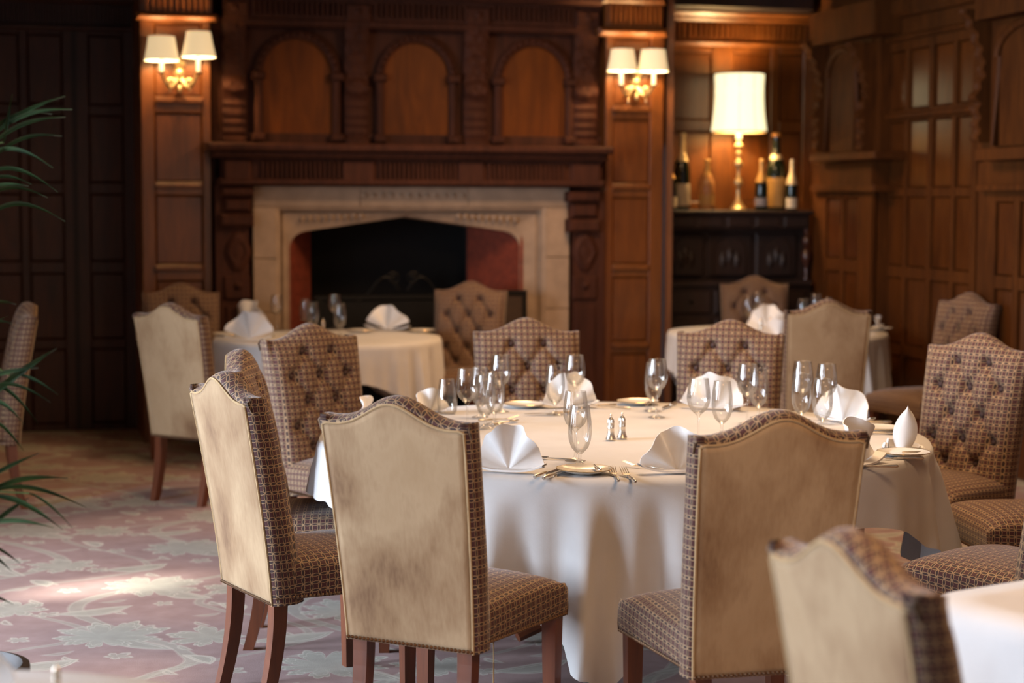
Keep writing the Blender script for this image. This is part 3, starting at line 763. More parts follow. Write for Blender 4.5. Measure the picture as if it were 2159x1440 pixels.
def seat_mesh():
    nu, nr = 16, 18; vs = []; uvs = []; fs = []
    zb, zt, yf, y0 = .362, .485, .505, .0
    secs = [('L', s) for s in (0, .4, .75, .93)] + [('F', i/nu*2-1) for i in range(nu+1)] + [('R', s) for s in (.93, .75, .4, 0)]
    W = len(secs)
    for j in range(nr+1+5):
        dn = max(0, j-nr); v = min(j, nr)/nr; y = y0 + (yf-.012-y0)*v; hw = .212 + .040*v
        for kind, s in secs:
            if kind == 'F':
                x = s*(hw-.006*abs(s)**10); z = zt - .012*abs(s)**8 + .026*(1-s*s)*(1-(2*v-1)**4) - .014*v**14; ua = x
            else:
                sg = -1 if kind == 'L' else 1; x = sg*(hw+.005*sin(pi*s)); z = zb + (zt-.014-zb)*s; ua = sg*(hw+(zt-zb)*(1-s))
            yy = y; va = y
            if dn:
                f = dn/5; zl = zt-.018 + (zb-zt+.018)*f; z = min(z, zl); yy = yf + (.004 if dn < 5 else 0); va = yf + (zt-zb)*f
            vs.append((x, yy, z)); uvs.append((ua, va))
    for j in range(nr+5):
        for i in range(W-1): a_ = j*W+i; fs.append((a_, a_+1, a_+W+1, a_+W))
    n = len(vs); vs += [(-.21, 0, zb), (.21, 0, zb), (.25, yf, zb), (-.25, yf, zb)]; uvs += [(0, 0)]*4; fs.append((n, n+3, n+2, n+1))
    return mesh('seat', vs, fs, True, uvs)
def outline(inset=0.0, n=30):
    """rear outline of the velvet panel: up the left side, over the camel top, down the right"""
    pts = []
    for i in range(9): z = ZB + (ZS-.022-ZB)*i/8; pts.append((-hwid(z)+inset, z))
    for i in range(1, n): u = i/n*2-1; pts.append((u*(hwid(ZS)-inset), ztop(u)-.022-inset))
    for i in range(8, -1, -1): z = ZB + (ZS-.022-ZB)*i/8; pts.append((hwid(z)-inset, z))
    return pts
def chair_proto():
    root = empty('dining_chair')
    new('seat', seat_mesh(), root, RINGS)
    bk = new('backrest', chair_back_mesh(), root, RINGS)
    # velvet rear panel, slightly crowned
    nu, nv_ = 20, 30; vs = []; fs = []
    for lay in (0, 1):
        for j in range(nv_+1):
            for i in range(nu+1):
                u = i/nu*2-1; v = j/nv_; z = ZB + v*(ztop(u)-.022-ZB); x = u*(hwid(z)-.001)
                y = yrear(z) - (.004+.006*(1-u**4)*(1-(2*v-1)**6) if lay == 0 else -.006); vs.append((x, y, z))
    n = (nu+1)*(nv_+1)
    for j in range(nv_):
        for i in range(nu): a_ = j*(nu+1)+i; fs += [(a_, a_+nu+1, a_+nu+2, a_+1), (n+a_, n+a_+1, n+a_+nu+2, n+a_+nu+1)]
    bd = [i for i in range(nu+1)] + [j*(nu+1)+nu for j in range(1, nv_+1)] + [nv_*(nu+1)+i for i in range(nu-1, -1, -1)] + [j*(nu+1) for j in range(nv_-1, 0, -1)]
    for k in range(len(bd)): a_, b_ = bd[k], bd[(k+1) % len(bd)]; fs.append((a_, b_, n+b_, n+a_))
    o = new('back_panel', mesh('back_panel', vs, fs, True), root, VELVET); o['label'] = 'plain beige velvet rear panel'
    q = MB(); q.tube([(x, yrear(z)-.003, z) for x, z in outline()], .004, 6); q.build('piping', PIPE, root, True)
    # buttons
    bme = None
    for bx_, bz_ in BTN:
        if bme is None:
            q = MB(); q.lathe([(0, -.004), (.011, -.002), (.012, .002), (.007, .006), (0, .007)], 10); o = q.build('button', BUTTON, bk, True); bme = o.data
        else: o = new('button', bme, bk)
        v = (bz_-ZB)/(ztop(bx_/.22)-ZB); th = .122-.022*v
        o.location = (bx_, yrear(bz_)+th-.027, bz_); o.rotation_euler = (-pi/2, 0, 0)
    # nail heads along the lower edges
    q = MB()
    def nail(x, y, z, nx, ny):
        t = Vector((-ny, nx, 0)); c = Vector((x, y, z)); nn = Vector((nx, ny, 0)); r = .0062
        q.add([c+nn*.006] + [c + t*r*cos(k*pi/3) + Vector((0, 0, r*sin(k*pi/3))) for k in range(6)], [(0, k+1, (k+1) % 6+1) for k in range(6)])
    for i in range(32): nail(-.205+.41*i/31, -.007, .352, 0, -1)
    for sg in (-1, 1):
        for i in range(36): f = i/35; nail(sg*(.2185+.036*f), .01+.485*f, .369, sg, 0)
    for i in range(36): nail(-.245+.49*i/35, .511, .369, 0, 1)
    q.build('nail_trim', NAIL, root)['kind'] = 'stuff'
    # legs
    def leg(pts, name='leg'):
        q = MB(); vs = []; fs = []
        for x, y, z, a_ in pts: vs += [(x-a_, y-a_, z), (x+a_, y-a_, z), (x+a_, y+a_, z), (x-a_, y+a_, z)]
        for i in range(len(pts)-1):
            for k in range(4): fs.append((i*4+k, i*4+(k+1) % 4, i*4+4+(k+1) % 4, i*4+4+k))
        fs += [(3, 2, 1, 0), tuple(len(vs)-4+k for k in range(4))]; q.add(vs, fs); return q.build(name, MAHO, root)
    for sg in (-1, 1):
        leg([(sg*.222, .468, 0, .018), (sg*.222, .468, .375, .0245)])
        leg([(sg*.174, .032-.055*(1-k/8)**2, .355*k/8, .019+.005*k/8) for k in range(9)])
    return root
proto = chair_proto()
GA = 'dining chairs around the large round table'
CH = [
 (-.854, 5.905, 59.4, 'beige backed dining chair at the left, seen from behind with brightly lit back', GA),
 (-.289, 5.212, 27.6, 'beige backed dining chair front left of the table, whole seat and nailed edge in view', GA),
 (.687, 4.902, -14.4, 'brownish backed dining chair front right of the table, back square to the viewer', GA),
 (1.74, 5.60, -40, 'dining chair at right showing only its seat, nearest seat beside the corner table', GA),
 (2.17, 6.80, -96, 'dining chair at right edge showing the side of its seat, before the tufted right chair', GA),
 (1.914, 7.664, 228, 'buttoned patterned dining chair at right with its tufted front turned left', GA),
 (.994, 8.447, 193, 'tufted patterned dining chair behind the table, before the right rear table', GA),
 (.072, 8.522, 175, 'tufted patterned dining chair behind the table, before the stone fireplace', GA),
 (-.854, 8.091, 138, 'tufted patterned dining chair behind the left chairs, before the left rear table', GA),
 (-.93, 6.74, 88, 'dining chair tucked in behind the lit left chair, mostly hidden, patterned top showing', GA),
 (-1.763, 9.768, 34.7, 'cream backed dining chair standing by itself in front of left rear table', 'chairs at the left rear table'),
 (-2.13, 11.90, 165, 'shadowed tufted chair against the oak pier under the left wall sconce', 'chairs at the left rear table'),
 (-.29, 12.36, 192, 'golden brown tufted chair standing before the fireplace opening', 'chairs at the left rear table'),
 (1.753, 10.334, -4.2, 'brown backed dining chair in front of right rear table', 'chairs at the right rear table'),
 (1.77, 13.46, 181, 'dim chair behind the right rear table, in front of the dark cupboard', 'chairs at the right rear table'),
 (2.70, 11.10, 243, 'dim tufted chair against the right panelled wall', 'chairs at the right rear table'),
 (-2.62, 9.72, -108, 'patterned chair in side view at far left behind the palm leaves', 'single chairs'),
 (.635, 3.10, 71, 'blurred cream backed chair in the right foreground', 'single chairs'),
]
CHO = []
for i, (x, y, a_, lab, g) in enumerate(CH):
    o = proto if i == 0 else copy_tree(proto)
    o.location = (x, y, 0); o.rotation_euler = (0, 0, -radians(a_)); tag(o, lab, 'chair', g); CHO.append(o)
# knotted tie hanging under the front left chair
q = MB(); q.tube([(.12, .28, .36), (.122, .28, .25), (.12, .281, .12)], .0025, 6); q.lathe([(0, .105), (.007, .11), (.005, .12), (0, .126)], 8, .12, .281)
q.build('tie_string', PIPE, CHO[1], True)

# ------------------------------------------------------------------ tables and cloths
def fold_cloth(name, c, R, s, phi0, zt, seed, amp=1.0, caps=None, maxdrop=.735):
    rnd = random.Random(seed); nt_, nr, nd = 360, 8, 26; vs = []; fs = []
    ph = [rnd.uniform(0, 6.28) for _ in range(6)]
    def edge(th):
        f = ((th-phi0+pi/4) % (pi/2)) - pi/4
        ci_ = int(((th-phi0+pi/4) % (2*pi))//(pi/2)); mdp = caps[ci_] if caps else maxdrop
        e = s/cos(pi/4-abs(f)); return min(e, s*1.36, R+mdp), f
    for j in range(nr+1):
        for k in range(nt_):
            th = 2*pi*k/nt_; r = max(.001, R*j/nr)
            vs.append((c[0]+r*cos(th), c[1]+r*sin(th), zt + .0015*sin(9*r+th*2)))
    for j in range(1, nd+1):
        t = j/nd
        for k in range(nt_):
            th = 2*pi*k/nt_; e, f = edge(th); L = max(.05, min(e-R, maxdrop))
            wgt = exp(-(f/.42)**2)
            cornerfold = wgt*(1.0*cos(f*2*pi/.31+.3) + .55*cos(f*2*pi/.135+ph[0]))
            body = .55*sin(13*th+ph[1]) + .35*sin(29*th+ph[2]) + .3*sin(7*th+ph[3])
            d = L*t; open_ = min(1, (d/.10))
            rad = R + .010*min(1, d/.02) + .05*d*open_ + amp*(d**1.0)*(.115*cornerfold + .055*body)*open_
            z = zt - .004*min(1, d/.01) - d*(1-.06*abs(cornerfold)*amp)
            z = max(z, .012)
            # small roll at the edge
            vs.append((c[0]+rad*cos(th), c[1]+rad*sin(th), z))
    for j in range(nr+nd):
        for k in range(nt_): fs.append((j*nt_+k, j*nt_+(k+1) % nt_, (j+1)*nt_+(k+1) % nt_, (j+1)*nt_+k))
    o = new(name, mesh(name, vs, fs, True), None, LINEN)
    return o
def round_table(c, R, label, g):
    t = empty('round_table', (c[0], c[1], 0)); tag(t, label, 'table', g)
    q = MB(); q.lathe([(0, .715), (R-.01, .715), (R, .722), (R, .738), (R-.008, .744), (0, .744)], 64); q.build('tabletop', MAHO, t)
    q = MB(); q.lathe([(.0, .03), (.05, .03), (.07, .1), (.045, .3), (.06, .5), (.05, .70), (.12, .716), (0, .716)], 20); q.build('pedestal', MAHO, t, True)
    for k in range(4):
        a_ = k*pi/2+.4; q = MB(); q.tube([(.03*cos(a_), .03*sin(a_), .16), (.2*cos(a_), .2*sin(a_), .11), (.42*cos(a_), .42*sin(a_), .025)], [.035, .03, .022], 8); q.build('foot', MAHO, t, True)
    return t
TC, TR = (.411, 6.83), 1.12
round_table(TC, TR, 'large round dining table hidden under the white cloth in the middle', 'round tables')
c0 = fold_cloth('tablecloth', TC, TR, 1.31, radians(-97), .750, 3, 1.15, (.73, .50, .30, .20)); tag(c0, 'white tablecloth on the large central table, hanging in folds to the carpet', 'tablecloth')
LT, RT = (-1.16, 11.62), (1.76, 12.24)
round_table(LT, .695, 'smaller round table under white cloth at left, before the fireplace', 'round tables')
tag(fold_cloth('tablecloth', LT, .71, .93, radians(-120), .750, 5, .9, (.5, .5, .45, .45)), 'white tablecloth on the left rear table, before the fireplace', 'tablecloth')
round_table(RT, .705, 'smaller round table under white cloth at right, before the dark cupboard', 'round tables')
tag(fold_cloth('tablecloth', RT, .72, .94, radians(-45), .750, 9, .9, (.55, .45, .45, .5)), 'white tablecloth on the right rear table, before the dark cupboard', 'tablecloth')
ZT = .7525
# near left round table, only its rim shows at the bottom
FT = (-.96, 2.72)
round_table(FT, .63, 'round table at the bottom left corner, only its white rim showing', 'round tables')
tag(fold_cloth('tablecloth', FT, .645, .98, radians(-20), .750, 12, .8), 'blurred white tablecloth at the bottom left corner', 'tablecloth')
# near right square table
SC = Vector((1.53, 3.90, 0)); SA = radians(33); e1 = Vector((cos(SA), sin(SA), 0)); e2 = Vector((-sin(SA), cos(SA), 0))
st = empty('square_table', SC, SA); tag(st, 'square table under white cloth at the bottom right corner', 'table')
q = MB(); q.box(-.43, .43, -.43, .43, .715, .744); q.build('tabletop', MAHO, st)
for sx in (-1, 1):
    for sy in (-1, 1): q = MB(); q.box(sx*.38-.025, sx*.38+.025, sy*.38-.025, sy*.38+.025, 0, .716); q.build('leg', MAHO, st)
def square_cloth(c, ang, h, drop, zt):
    n, nd = 96, 16; vs = []; fs = []; pts = []
    def sq(k):   # rounded square outline
        a_ = 2*pi*k/n; cx_, sx_ = cos(a_), sin(a_); m_ = (abs(cx_)**14+abs(sx_)**14)**(-1/14); return Vector((cx_*m_*h, sx_*m_*h, 0)), a_
    rot = Matrix.Rotation(ang, 4, 'Z')
    for j in range(7):
        for k in range(n): p, a_ = sq(k); q_ = rot @ (p*max(.002, j/6)); vs.append((c[0]+q_.x, c[1]+q_.y, zt))
    for j in range(1, nd+1):
        d = drop*j/nd
        for k in range(n):
            p, a_ = sq(k); cr = abs(sin(2*a_))**6; ff = 1 + (.012*min(1, d/.02) + d*(.03 + .16*cr*(1+.4*cos(24*a_)) + .03*sin(11*a_)))/h
            q_ = rot @ (p*ff); vs.append((c[0]+q_.x, c[1]+q_.y, zt - d*(1+.18*cr*j/nd)))
    for j in range(6+nd):
        for k in range(n): fs.append((j*n+k, j*n+(k+1) % n, (j+1)*n+(k+1) % n, (j+1)*n+k))
    return new('tablecloth', mesh('tablecloth', vs, fs, True), None, LINEN)
tag(square_cloth(SC, SA, .45, .42, .750), 'bluish white tablecloth on square table at the bottom right corner', 'tablecloth')

# ------------------------------------------------------------------ tableware prototypes
def glass_mesh(kind):
    if kind == 'wine': pr = [(0, .003), (.034, .0025), (.035, .004), (.020, .008), (.006, .014), (.0038, .03), (.0036, .09), (.006, .103), (.017, .113), (.032, .128), (.0405, .150), (.0425, .168), (.040, .195), (.0345, .236)]
    elif kind == 'goblet': pr = [(0, .003), (.034, .0025), (.035, .004), (.019, .009), (.007, .016), (.0048, .026), (.006, .042), (.015, .050), (.028, .064), (.0365, .088), (.0395, .115), (.0385, .145), (.0345, .178), (.031, .203)]
    else: pr = [(0, .002), (.034, .001), (.038, .008), (.0415, .04), (.0405, .07), (.036, .11), (.032, .14)]
    # cut at bowl bottom for inner wall
    top = [p for p in pr]; q = MB(); bi = {'wine': 8, 'goblet': 7, 'tumbler': 2}[kind]
    inner = [(max(r-.0012, .0), z+(.0012 if i == 0 else 0)) for i, (r, z) in enumerate(pr[bi:])][::-1]
    full = [(0, 0)] + pr + [(pr[-1][0]-.0006, pr[-1][1]+.0006)] + inner + [(0, inner[-1][1]+ (.004 if kind != 'tumbler' else .006))]
    q.lathe(full, 28); return q
def make(name, q, mat, smooth=True): return q.build(name, mat, None, smooth)
glass_p = {}
for k in ('wine', 'goblet', 'tumbler'):
    o = make({'wine': 'wine_glass', 'goblet': 'water_goblet', 'tumbler': 'tumbler'}[k], glass_mesh(k), GLASS); glass_p[k] = [o, False]
def put(pr, x, y, z, rz, label, cat, group, sc=1.0):
    o = pr[0]
    if pr[1]: o = copy_tree(pr[0])
    pr[1] = True; o.location = (x, y, z); o.rotation_euler = (0, 0, rz)
    if sc != 1.0: o.scale = (sc, sc, sc)
    return tag(o, label, cat, group)
GL = [
 ('tumbler', -.262, 7.47, 'stemless clear tumbler, leftmost glass on the central table'),
 ('wine', -.167, 6.896, 'tall wine glass just right of the tumbler on the central table'),
 ('goblet', -.126, 7.321, 'narrow goblet behind the left wine glass on the central table'),
 ('wine', -.045, 7.522, 'tall wine glass against the tufted chair, rearmost of the left glass cluster'),
 ('goblet', -.066, 7.10, 'short stemmed goblet at the right front of the left glass cluster'),
 ('goblet', -.10, 6.99, 'low goblet squeezed between the left cluster glasses'),
 ('goblet', .175, 7.428, 'short stemmed goblet before the white napkin at the back of the central table'),
 ('wine', .259, 7.531, 'tall wine glass beside the goblet before the rear napkin'),
 ('wine', .212, 6.099, 'tall wine glass behind the side plate at the front of the central table'),
 ('goblet', .222, 5.98, 'large goblet nearest the side plate at the front of the central table'),
 ('wine', .580, 7.343, 'tall wine glass standing alone right of the silver shakers'),
 ('goblet', .582, 7.56, 'goblet close behind the lone wine glass right of the shakers'),
 ('wine', .666, 6.554, 'wine glass behind the napkin beside the front right chair'),
 ('goblet', .778, 6.80, 'faint goblet behind the wine glass beside the front right chair'),
 ('wine', .916, 7.149, 'tall wine glass right of the napkin behind the front right chair'),
 ('goblet', .985, 7.34, 'goblet close behind the tall wine glass at the right of the rear napkin'),
 ('goblet', 1.118, 7.10, 'round goblet at the left of the right glass cluster'),
 ('wine', 1.149, 7.27, 'wine glass rearmost in the right glass cluster'),
 ('wine', 1.224, 7.16, 'wine glass touching the right hand napkin in the right glass cluster'),
 ('goblet', 1.166, 6.90, 'goblet at the front of the right glass cluster'),
]
for k, x, y, lab in GL: put(glass_p[k], x, y, ZT, 0, lab, 'glass', 'glasses on the central table')
def gpx(k, px, py, lab, g, zz_=ZT): p = atz(px, py, zz_); put(glass_p[k], p.x, p.y, ZT, 0, lab, 'glass', g)
gL, gR = 'glasses on the left rear table', 'glasses on the right rear table'
gpx('tumbler', 554, 690, 'blurred tumbler leftmost on the left rear table', gL)
gpx('wine', 584, 697, 'blurred wine glass beside the tumbler on the left rear table', gL)
gpx('goblet', 644, 694, 'blurred goblet in the middle of the left rear table', gL)
gpx('goblet', 660, 704, 'blurred goblet close to the middle goblet on the left rear table', gL)
gpx('wine', 706, 695, 'blurred tall wine glass rightmost on the left rear table', gL)
gpx('goblet', 717, 707, 'blurred goblet overlapping the rightmost wine glass of left rear table', gL)
gpx('goblet', 1577, 684, 'blurred goblet left of the cream napkin on the right rear table', gR)
gpx('wine', 1598, 688, 'blurred wine glass before the dim chair on the right rear table', gR)
gpx('goblet', 1692, 693, 'blurred goblet above the brown chair back, leftmost of three', gR)
gpx('wine', 1719, 693, 'blurred wine glass above the brown chair back, middle of three', gR)
gpx('goblet', 1744, 690, 'blurred goblet above the brown chair back, rightmost of three', gR)

# napkins folded as fans
def fan(n_pl, R, H, a0, a1, lean, amp, seed, base=True):
    rnd = random.Random(seed); na, nr = 72, 9; vs = []; fs = []
    for j in range(nr+1):
        r = j/nr
        for i in range(na+1):
            f = i/na; a_ = radians(a0+(a1-a0)*f); tri = sin(f*n_pl*2*pi+.6)
            tri = math.copysign(abs(tri)**.7, tri)
            edge = 1-.06*(1-cos(f*n_pl*4*pi))*.5
            x = R*r*cos(a_)*edge; z = H*r*sin(a_)*edge; y = amp*tri*(r**1.1) + lean*z + .012*sin(a_)*(1-r)
            vs.append((x, y, z+.006))
    for j in range(nr):
        for i in range(na): a_ = j*(na+1)+i; fs.append((a_, a_+1, a_+na+2, a_+na+1))
    n = len(vs)
    vs += [(x, y+.0035, z) for x, y, z in vs]
    fs += [tuple(reversed([i+n for i in f_])) for f_ in fs]
    bd = [i for i in range(na+1)]; top = [nr*(na+1)+i for i in range(na+1)]
    for i in range(na): fs.append((top[i], top[i+1], top[i+1]+n, top[i]+n))
    for j in range(nr):
        a_ = j*(na+1); fs.append((a_, a_+na+1, a_+na+1+n, a_+n)); a_ += na; fs.append((a_, a_+na+1, a_+na+1+n, a_+n))
    q = MB(); q.add(vs, fs)
    if base:   # folded band lying in front, its ends curling up
        m_ = 20; b_ = []
        for lay in (0, 1):
            for i in range(m_+1):
                f = i/m_*2-1; zz_ = .004+.020*abs(f)**3 + lay*.006
                b_ += [(f*R*1.02, -.030+.012*abs(f), zz_), (f*R*1.05, .022, zz_+.002)]
        k = 2*(m_+1); ff = []
        for i in range(m_): a_ = 2*i; ff += [(a_, a_+1, a_+3, a_+2), (k+a_, k+a_+2, k+a_+3, k+a_+1), (a_, a_+2, k+a_+2, k+a_), (a_+1, k+a_+1, k+a_+3, a_+3)]
        q.add(b_, ff)
    return q
NP = {'a': [make('napkin', fan(2.6, .118, .150, 4, 176, .10, .020, 1), NAPK), False],
      'b': [make('napkin', fan(2.1, .125, .140, 8, 172, .16, .024, 2), NAPK), False],
      'c': [make('napkin', fan(1.6, .120, .135, 18, 162, .05, .026, 3), NAPK), False]}
def leaf_napkin():
    q = MB(); n, m_ = 10, 16; vs = []; fs = []
    for lay in (0, 1):
        for j in range(m_+1):
            v = j/m_; wd_ = .040*(sin(pi*min(.999, v*.80+.18))**.75)
            for i in range(n+1):
                u = i/n*2-1; vs.append((u*wd_ + .012*v, .022*(u*u)*(1-.3*v) + .02*v + lay*.006, .004+.140*v*(1-.10*abs(u))))
    k = (n+1)*(m_+1)
    for j in range(m_):
        for i in range(n): a_ = j*(n+1)+i; fs += [(a_, a_+1, a_+n+2, a_+n+1), (k+a_, k+a_+n+1, k+a_+n+2, k+a_+1)]
    for j in range(m_):
        for c_ in (0, n): a_ = j*(n+1)+c_; fs.append((a_, a_+n+1, k+a_+n+1, k+a_))
    for i in range(n): a_ = m_*(n+1)+i; fs.append((a_, a_+1, k+a_+1, k+a_))
    q.add(vs, fs)
    for r_, h_ in ((.060, .034), (.072, .020)):     # wrapped folds round the foot
        vs = []; fs = []
        for i in range(21):
            a_ = -.3+pi*1.25*i/20; hh = h_*(.25+.75*i/20); vs += [(r_*cos(a_), .03+r_*.62*sin(a_), .002), (r_*.92*cos(a_), .03+r_*.55*sin(a_), hh), (r_*.86*cos(a_), .03+r_*.5*sin(a_), .002)]
        for i in range(20): b3 = 3*i; fs += [(b3, b3+1, b3+4, b3+3), (b3+1, b3+2, b3+5, b3+4)]
        q.add(vs, fs)
    return q
NP['d'] = [make('napkin', leaf_napkin(), NAPK), False]
def nap(k, x, y, yaw, lab, sc=1.0): return put(NP[k], x, y, ZT, -radians(yaw), lab, 'napkin', 'fan folded napkins', sc)
nap('a', -.012, 5.86, 18, 'white fan napkin right of the front left chair back, pleats spread wide')
nap('b', .535, 5.86, -12, 'white fan napkin half hidden by the front right chair back at its left')
nap('b', 1.145, 6.02, -50, 'white fan napkin jutting out at the right of the front right chair back', 1.1)
nap('d', 1.375, 6.44, 12, 'white napkin standing upright as a pointed leaf at the table right rim', 1.05)
nap('b', 1.31, 7.22, 228, 'white fan napkin behind the right glass cluster', 1.05)
nap('b', .845, 7.66, 205, 'white fan napkin before the rear tufted chair at right, split crest', 1.1)
nap('a', .24, 7.70, 172, 'white fan napkin before the rear tufted chair at left, behind two glasses')
nap('b', -.34, 7.50, 140, 'white napkin behind the tumbler, only its edge in view', .72)
nap('c', -.59, 7.38, 110, 'white napkin tip peeping over the front left chair', .6)
def napx(k, px, py, yaw, lab, sc=1.0): p = atz(px, py, ZT); return nap(k, p.x, p.y, yaw, lab, sc)
napx('c', 524, 719, 20, 'blurred white napkin at the left front of the left rear table', 1.35)
napx('a', 522, 696, 30, 'blurred cream lit napkin at the left back of the left rear table', 1.3)
napx('c', 818, 697, 200, 'blurred large napkin at the right of the left rear table', 1.25)
napx('a', 1617, 697, 10, 'blurred cream fan napkin on the right rear table, behind the small shakers', 1.15)
napx('c', 1640, 716, 0, 'blurred white napkin wedged beside the brown chair on the right rear table', .95)
napx('c', 1853, 695, -60, 'blurred white napkin on a plate at the right rim of the right rear table', 1.0).location.z += .015
nap('c', -.955, 3.10, 10, 'blurred bluish white napkin at the bottom left corner of the picture', .95)

# salt and pepper
def shaker(): 
    q = MB(); q.lathe([(0, 0), (.0185, 0), (.020, .003), (.0165, .012), (.0135, .024), (.0125, .040), (.0130, .043), (.0130, .0455), (.0122, .047), (.0122, .066), (.011, .076), (.007, .083), (.0035, .086), (.0025, .089), (.0042, .093), (.003, .098), (0, .100)], 24)
    o = q.build('shaker', SILVER, None, True)
    q = MB()
    for k in range(14):
        a_ = 2*pi*k/14; q.tube([(.0122*cos(a_), .0122*sin(a_), .048), (.0124*cos(a_), .0124*sin(a_), .066), (.0105*cos(a_), .0105*sin(a_), .077)], .0011, 4)
    q.build('fluted_ribs', SILVER, o)['kind'] = 'stuff'
    return o
SH = [shaker(), False]
gs = 'silver shakers on the central table'
put(SH, .360, 6.665, ZT, 0, 'silver bell shaped shaker on the central table, left of the pair', 'shaker', gs, .96)
put(SH, .404, 6.715, ZT, 0, 'silver bell shaped shaker on the central table, right of the pair', 'shaker', gs, .96)
p = atz(1604, 701, ZT); put(SH, p.x, p.y, ZT, 0, 'small blurred shaker on right rear table, left of the pair', 'shaker', 'shakers on the right rear table', 1.05)
p = atz(1624, 700, ZT); put(SH, p.x, p.y, ZT, 0, 'small blurred shaker on right rear table, right of the pair', 'shaker', 'shakers on the right rear table', 1.05)
p = atz(681, 700, ZT); put(SH, p.x, p.y, ZT, 0, 'small blurred shaker between the glasses on the left rear table', 'shaker', None, .9)
put(SH, -.80, 3.20, ZT, 0, 'dark blurred shaker at the bottom left table rim', 'shaker', None, .55)

# plates and cutlery
def plate():
    q = MB(); q.lathe([(0, .002), (.05, .001), (.055, .003), (.088, .013), (.0905, .0145), (.089, .0162), (.057, .0065), (0, .0055)], 40); o = q.build('side_plate', PORC, None, True)
    q = MB(); q.tube([(.0903*cos(2*pi*k/40), .0903*sin(2*pi*k/40), .0155) for k in range(40)], .0013, 5, True); q.build('gold_rim', GOLDRIM, o, True); return o
def flat(q, outline_, z0, z1):  # thin extruded outline
    n = len(outline_); q.add([(x, y, z0) for x, y in outline_] + [(x, y, z1) for x, y in outline_], [tuple(range(n)), tuple(reversed(range(n, 2*n)))] + [(i, (i+1) % n, (i+1) % n+n, i+n) for i in range(n)])
def handle(q, y0, y1, w0, w1, z=.004):
    q.tube([(0, y0, z), (0, y0+.006, z), (0, y0+(y1-y0)*.5, z+.001), (0, y1-.01, z+.002), (0, y1, z+.002)], [w1*.6, w1, w1*.8, w0, w0*.8], 8)
def knife(L=.215):
    o_ = MB(); handle(o_, 0, .09, .0045, .0075, .006); o = o_.build('table_knife', SILVER, None, True)
    q = MB(); flat(q, [(-.006, .088), (.006, .088), (.009, .12), (.0085, L-.03), (.003, L), (-.004, L-.01), (-.006, L-.04)], .004, .0062); q.build('blade', BLADE, o)
    q = MB(); q.lathe([(0, -.004), (.006, -.003), (.007, 0), (.006, .003), (0, .004)], 8, 0, .09); oo = q.build('bolster', SILVER, o, True); return o
def fork():
    o_ = MB(); handle(o_, 0, .12, .0026, .0062); o = o_.build('table_fork', SILVER, None, True)
    q = MB(); flat(q, [(-.003, .118), (.003, .118), (.011, .135), (.012, .15), (-.012, .15), (-.011, .135)], .004, .0065); q.build('fork_head', SILVER, o)
    for k in range(4):
        x = -.0105+.007*k; q = MB(); q.tube([(x, .148, .0055), (x, .172, .0125), (x*.95, .20, .021)], [.0019, .0018, .0011], 5); q.build('tine', SILVER, o)
    return o
def spoon():
    o_ = MB(); handle(o_, 0, .125, .0026, .006); o = o_.build('table_spoon', SILVER, None, True)
    q = MB(); n = 16; vs = []
    for rr, z in ((1, .010), (.8, .006), (.45, .0035), (.01, .003)):
        vs += [(.020*rr*sin(2*pi*k/n), .155+.033*rr*(-cos(2*pi*k/n)), z) for k in range(n)]
    q.add(vs, [(r*n+k, r*n+(k+1) % n, (r+1)*n+(k+1) % n, (r+1)*n+k) for r in range(3) for k in range(n)]); q.build('bowl', SILVER, o, True); return o
PL, KN, FK, SP = [plate(), False], [knife(), False], [fork(), False], [spoon(), False]
def lay(pr, cat, g, px, py, yaw, lab, z=ZT, sc=1.0):
    p = atz(px, py, z) if px > 20 else Vector((px, py, z)); put(pr, p.x, p.y, z, -radians(yaw), lab, cat, g, sc)
gK, gF, gS, gP = 'table knives', 'table forks', 'table spoons', 'side plates'
lay(PL, 'plate', gP, 1232, 997, 0, 'white side plate with gold rim at the front of the central table')
lay(PL, 'plate', gP, 1108, 858, 0, 'white side plate left of the rear napkin and goblet')
lay(PL, 'plate', gP, 1345, 852, 0, 'white side plate behind the lone wine glass')
lay(PL, 'plate', gP, 1850, 908, 0, 'white side plate before the napkin of the right glass cluster')
lay(PL, 'plate', gP, 1905, 961, 0, 'white side plate before the pointed leaf napkin at right rim')
lay(PL, 'plate', gP, 1853, 696, 0, 'blurred plate under the napkin at right rear table')
lay(PL, 'plate', gP, 762, 700, 0, 'blurred side plate left of the large napkin on the left rear table')
lay(PL, 'plate', gP, 890, 700, 0, 'blurred side plate at the right rim of the left rear table')
lay(PL, 'plate', gP, 478, 708, 0, 'blurred side plate at the left rim of the left rear table')
# butter knife resting on the front plate, blade up on its edge
bk_ = copy_tree(KN[0]); tag(bk_, 'small butter knife lying across the front side plate', 'knife', gK)
p = atz(1262, 1003, ZT); bk_.location = (p.x, p.y-.01, ZT+.0175); bk_.rotation_euler = (0, radians(70), radians(8)); bk_.scale = (.9, .55, .9)
lay(KN, 'knife', gK, 1126, 1009, 26, 'silver table knife left of the front side plate, outer of the two')
lay(KN, 'knife', gK, 1145, 1012, 26, 'silver table knife left of the front side plate, inner of the two')
lay(FK, 'fork', gF, 1304, 1016, -3, 'silver fork right of the front side plate, nearer the plate')
lay(FK, 'fork', gF, 1340, 1018, -8, 'silver fork right of the front side plate, nearer the napkin')
lay(SP, 'spoon', gS, 1215, 972, -68, 'silver dessert spoon behind the front wine glass foot', sc=.8)
lay(FK, 'fork', gF, 1398, 990, -55, 'slim fork pointing out from the napkin at front right', sc=.75)
lay(KN, 'knife', gK, 1215, 873, -100, 'dark bladed knife across the side plate left of the rear goblet')
lay(SP, 'spoon', gS, 1040, 896, 40, 'silver spoon beside the left glass cluster')
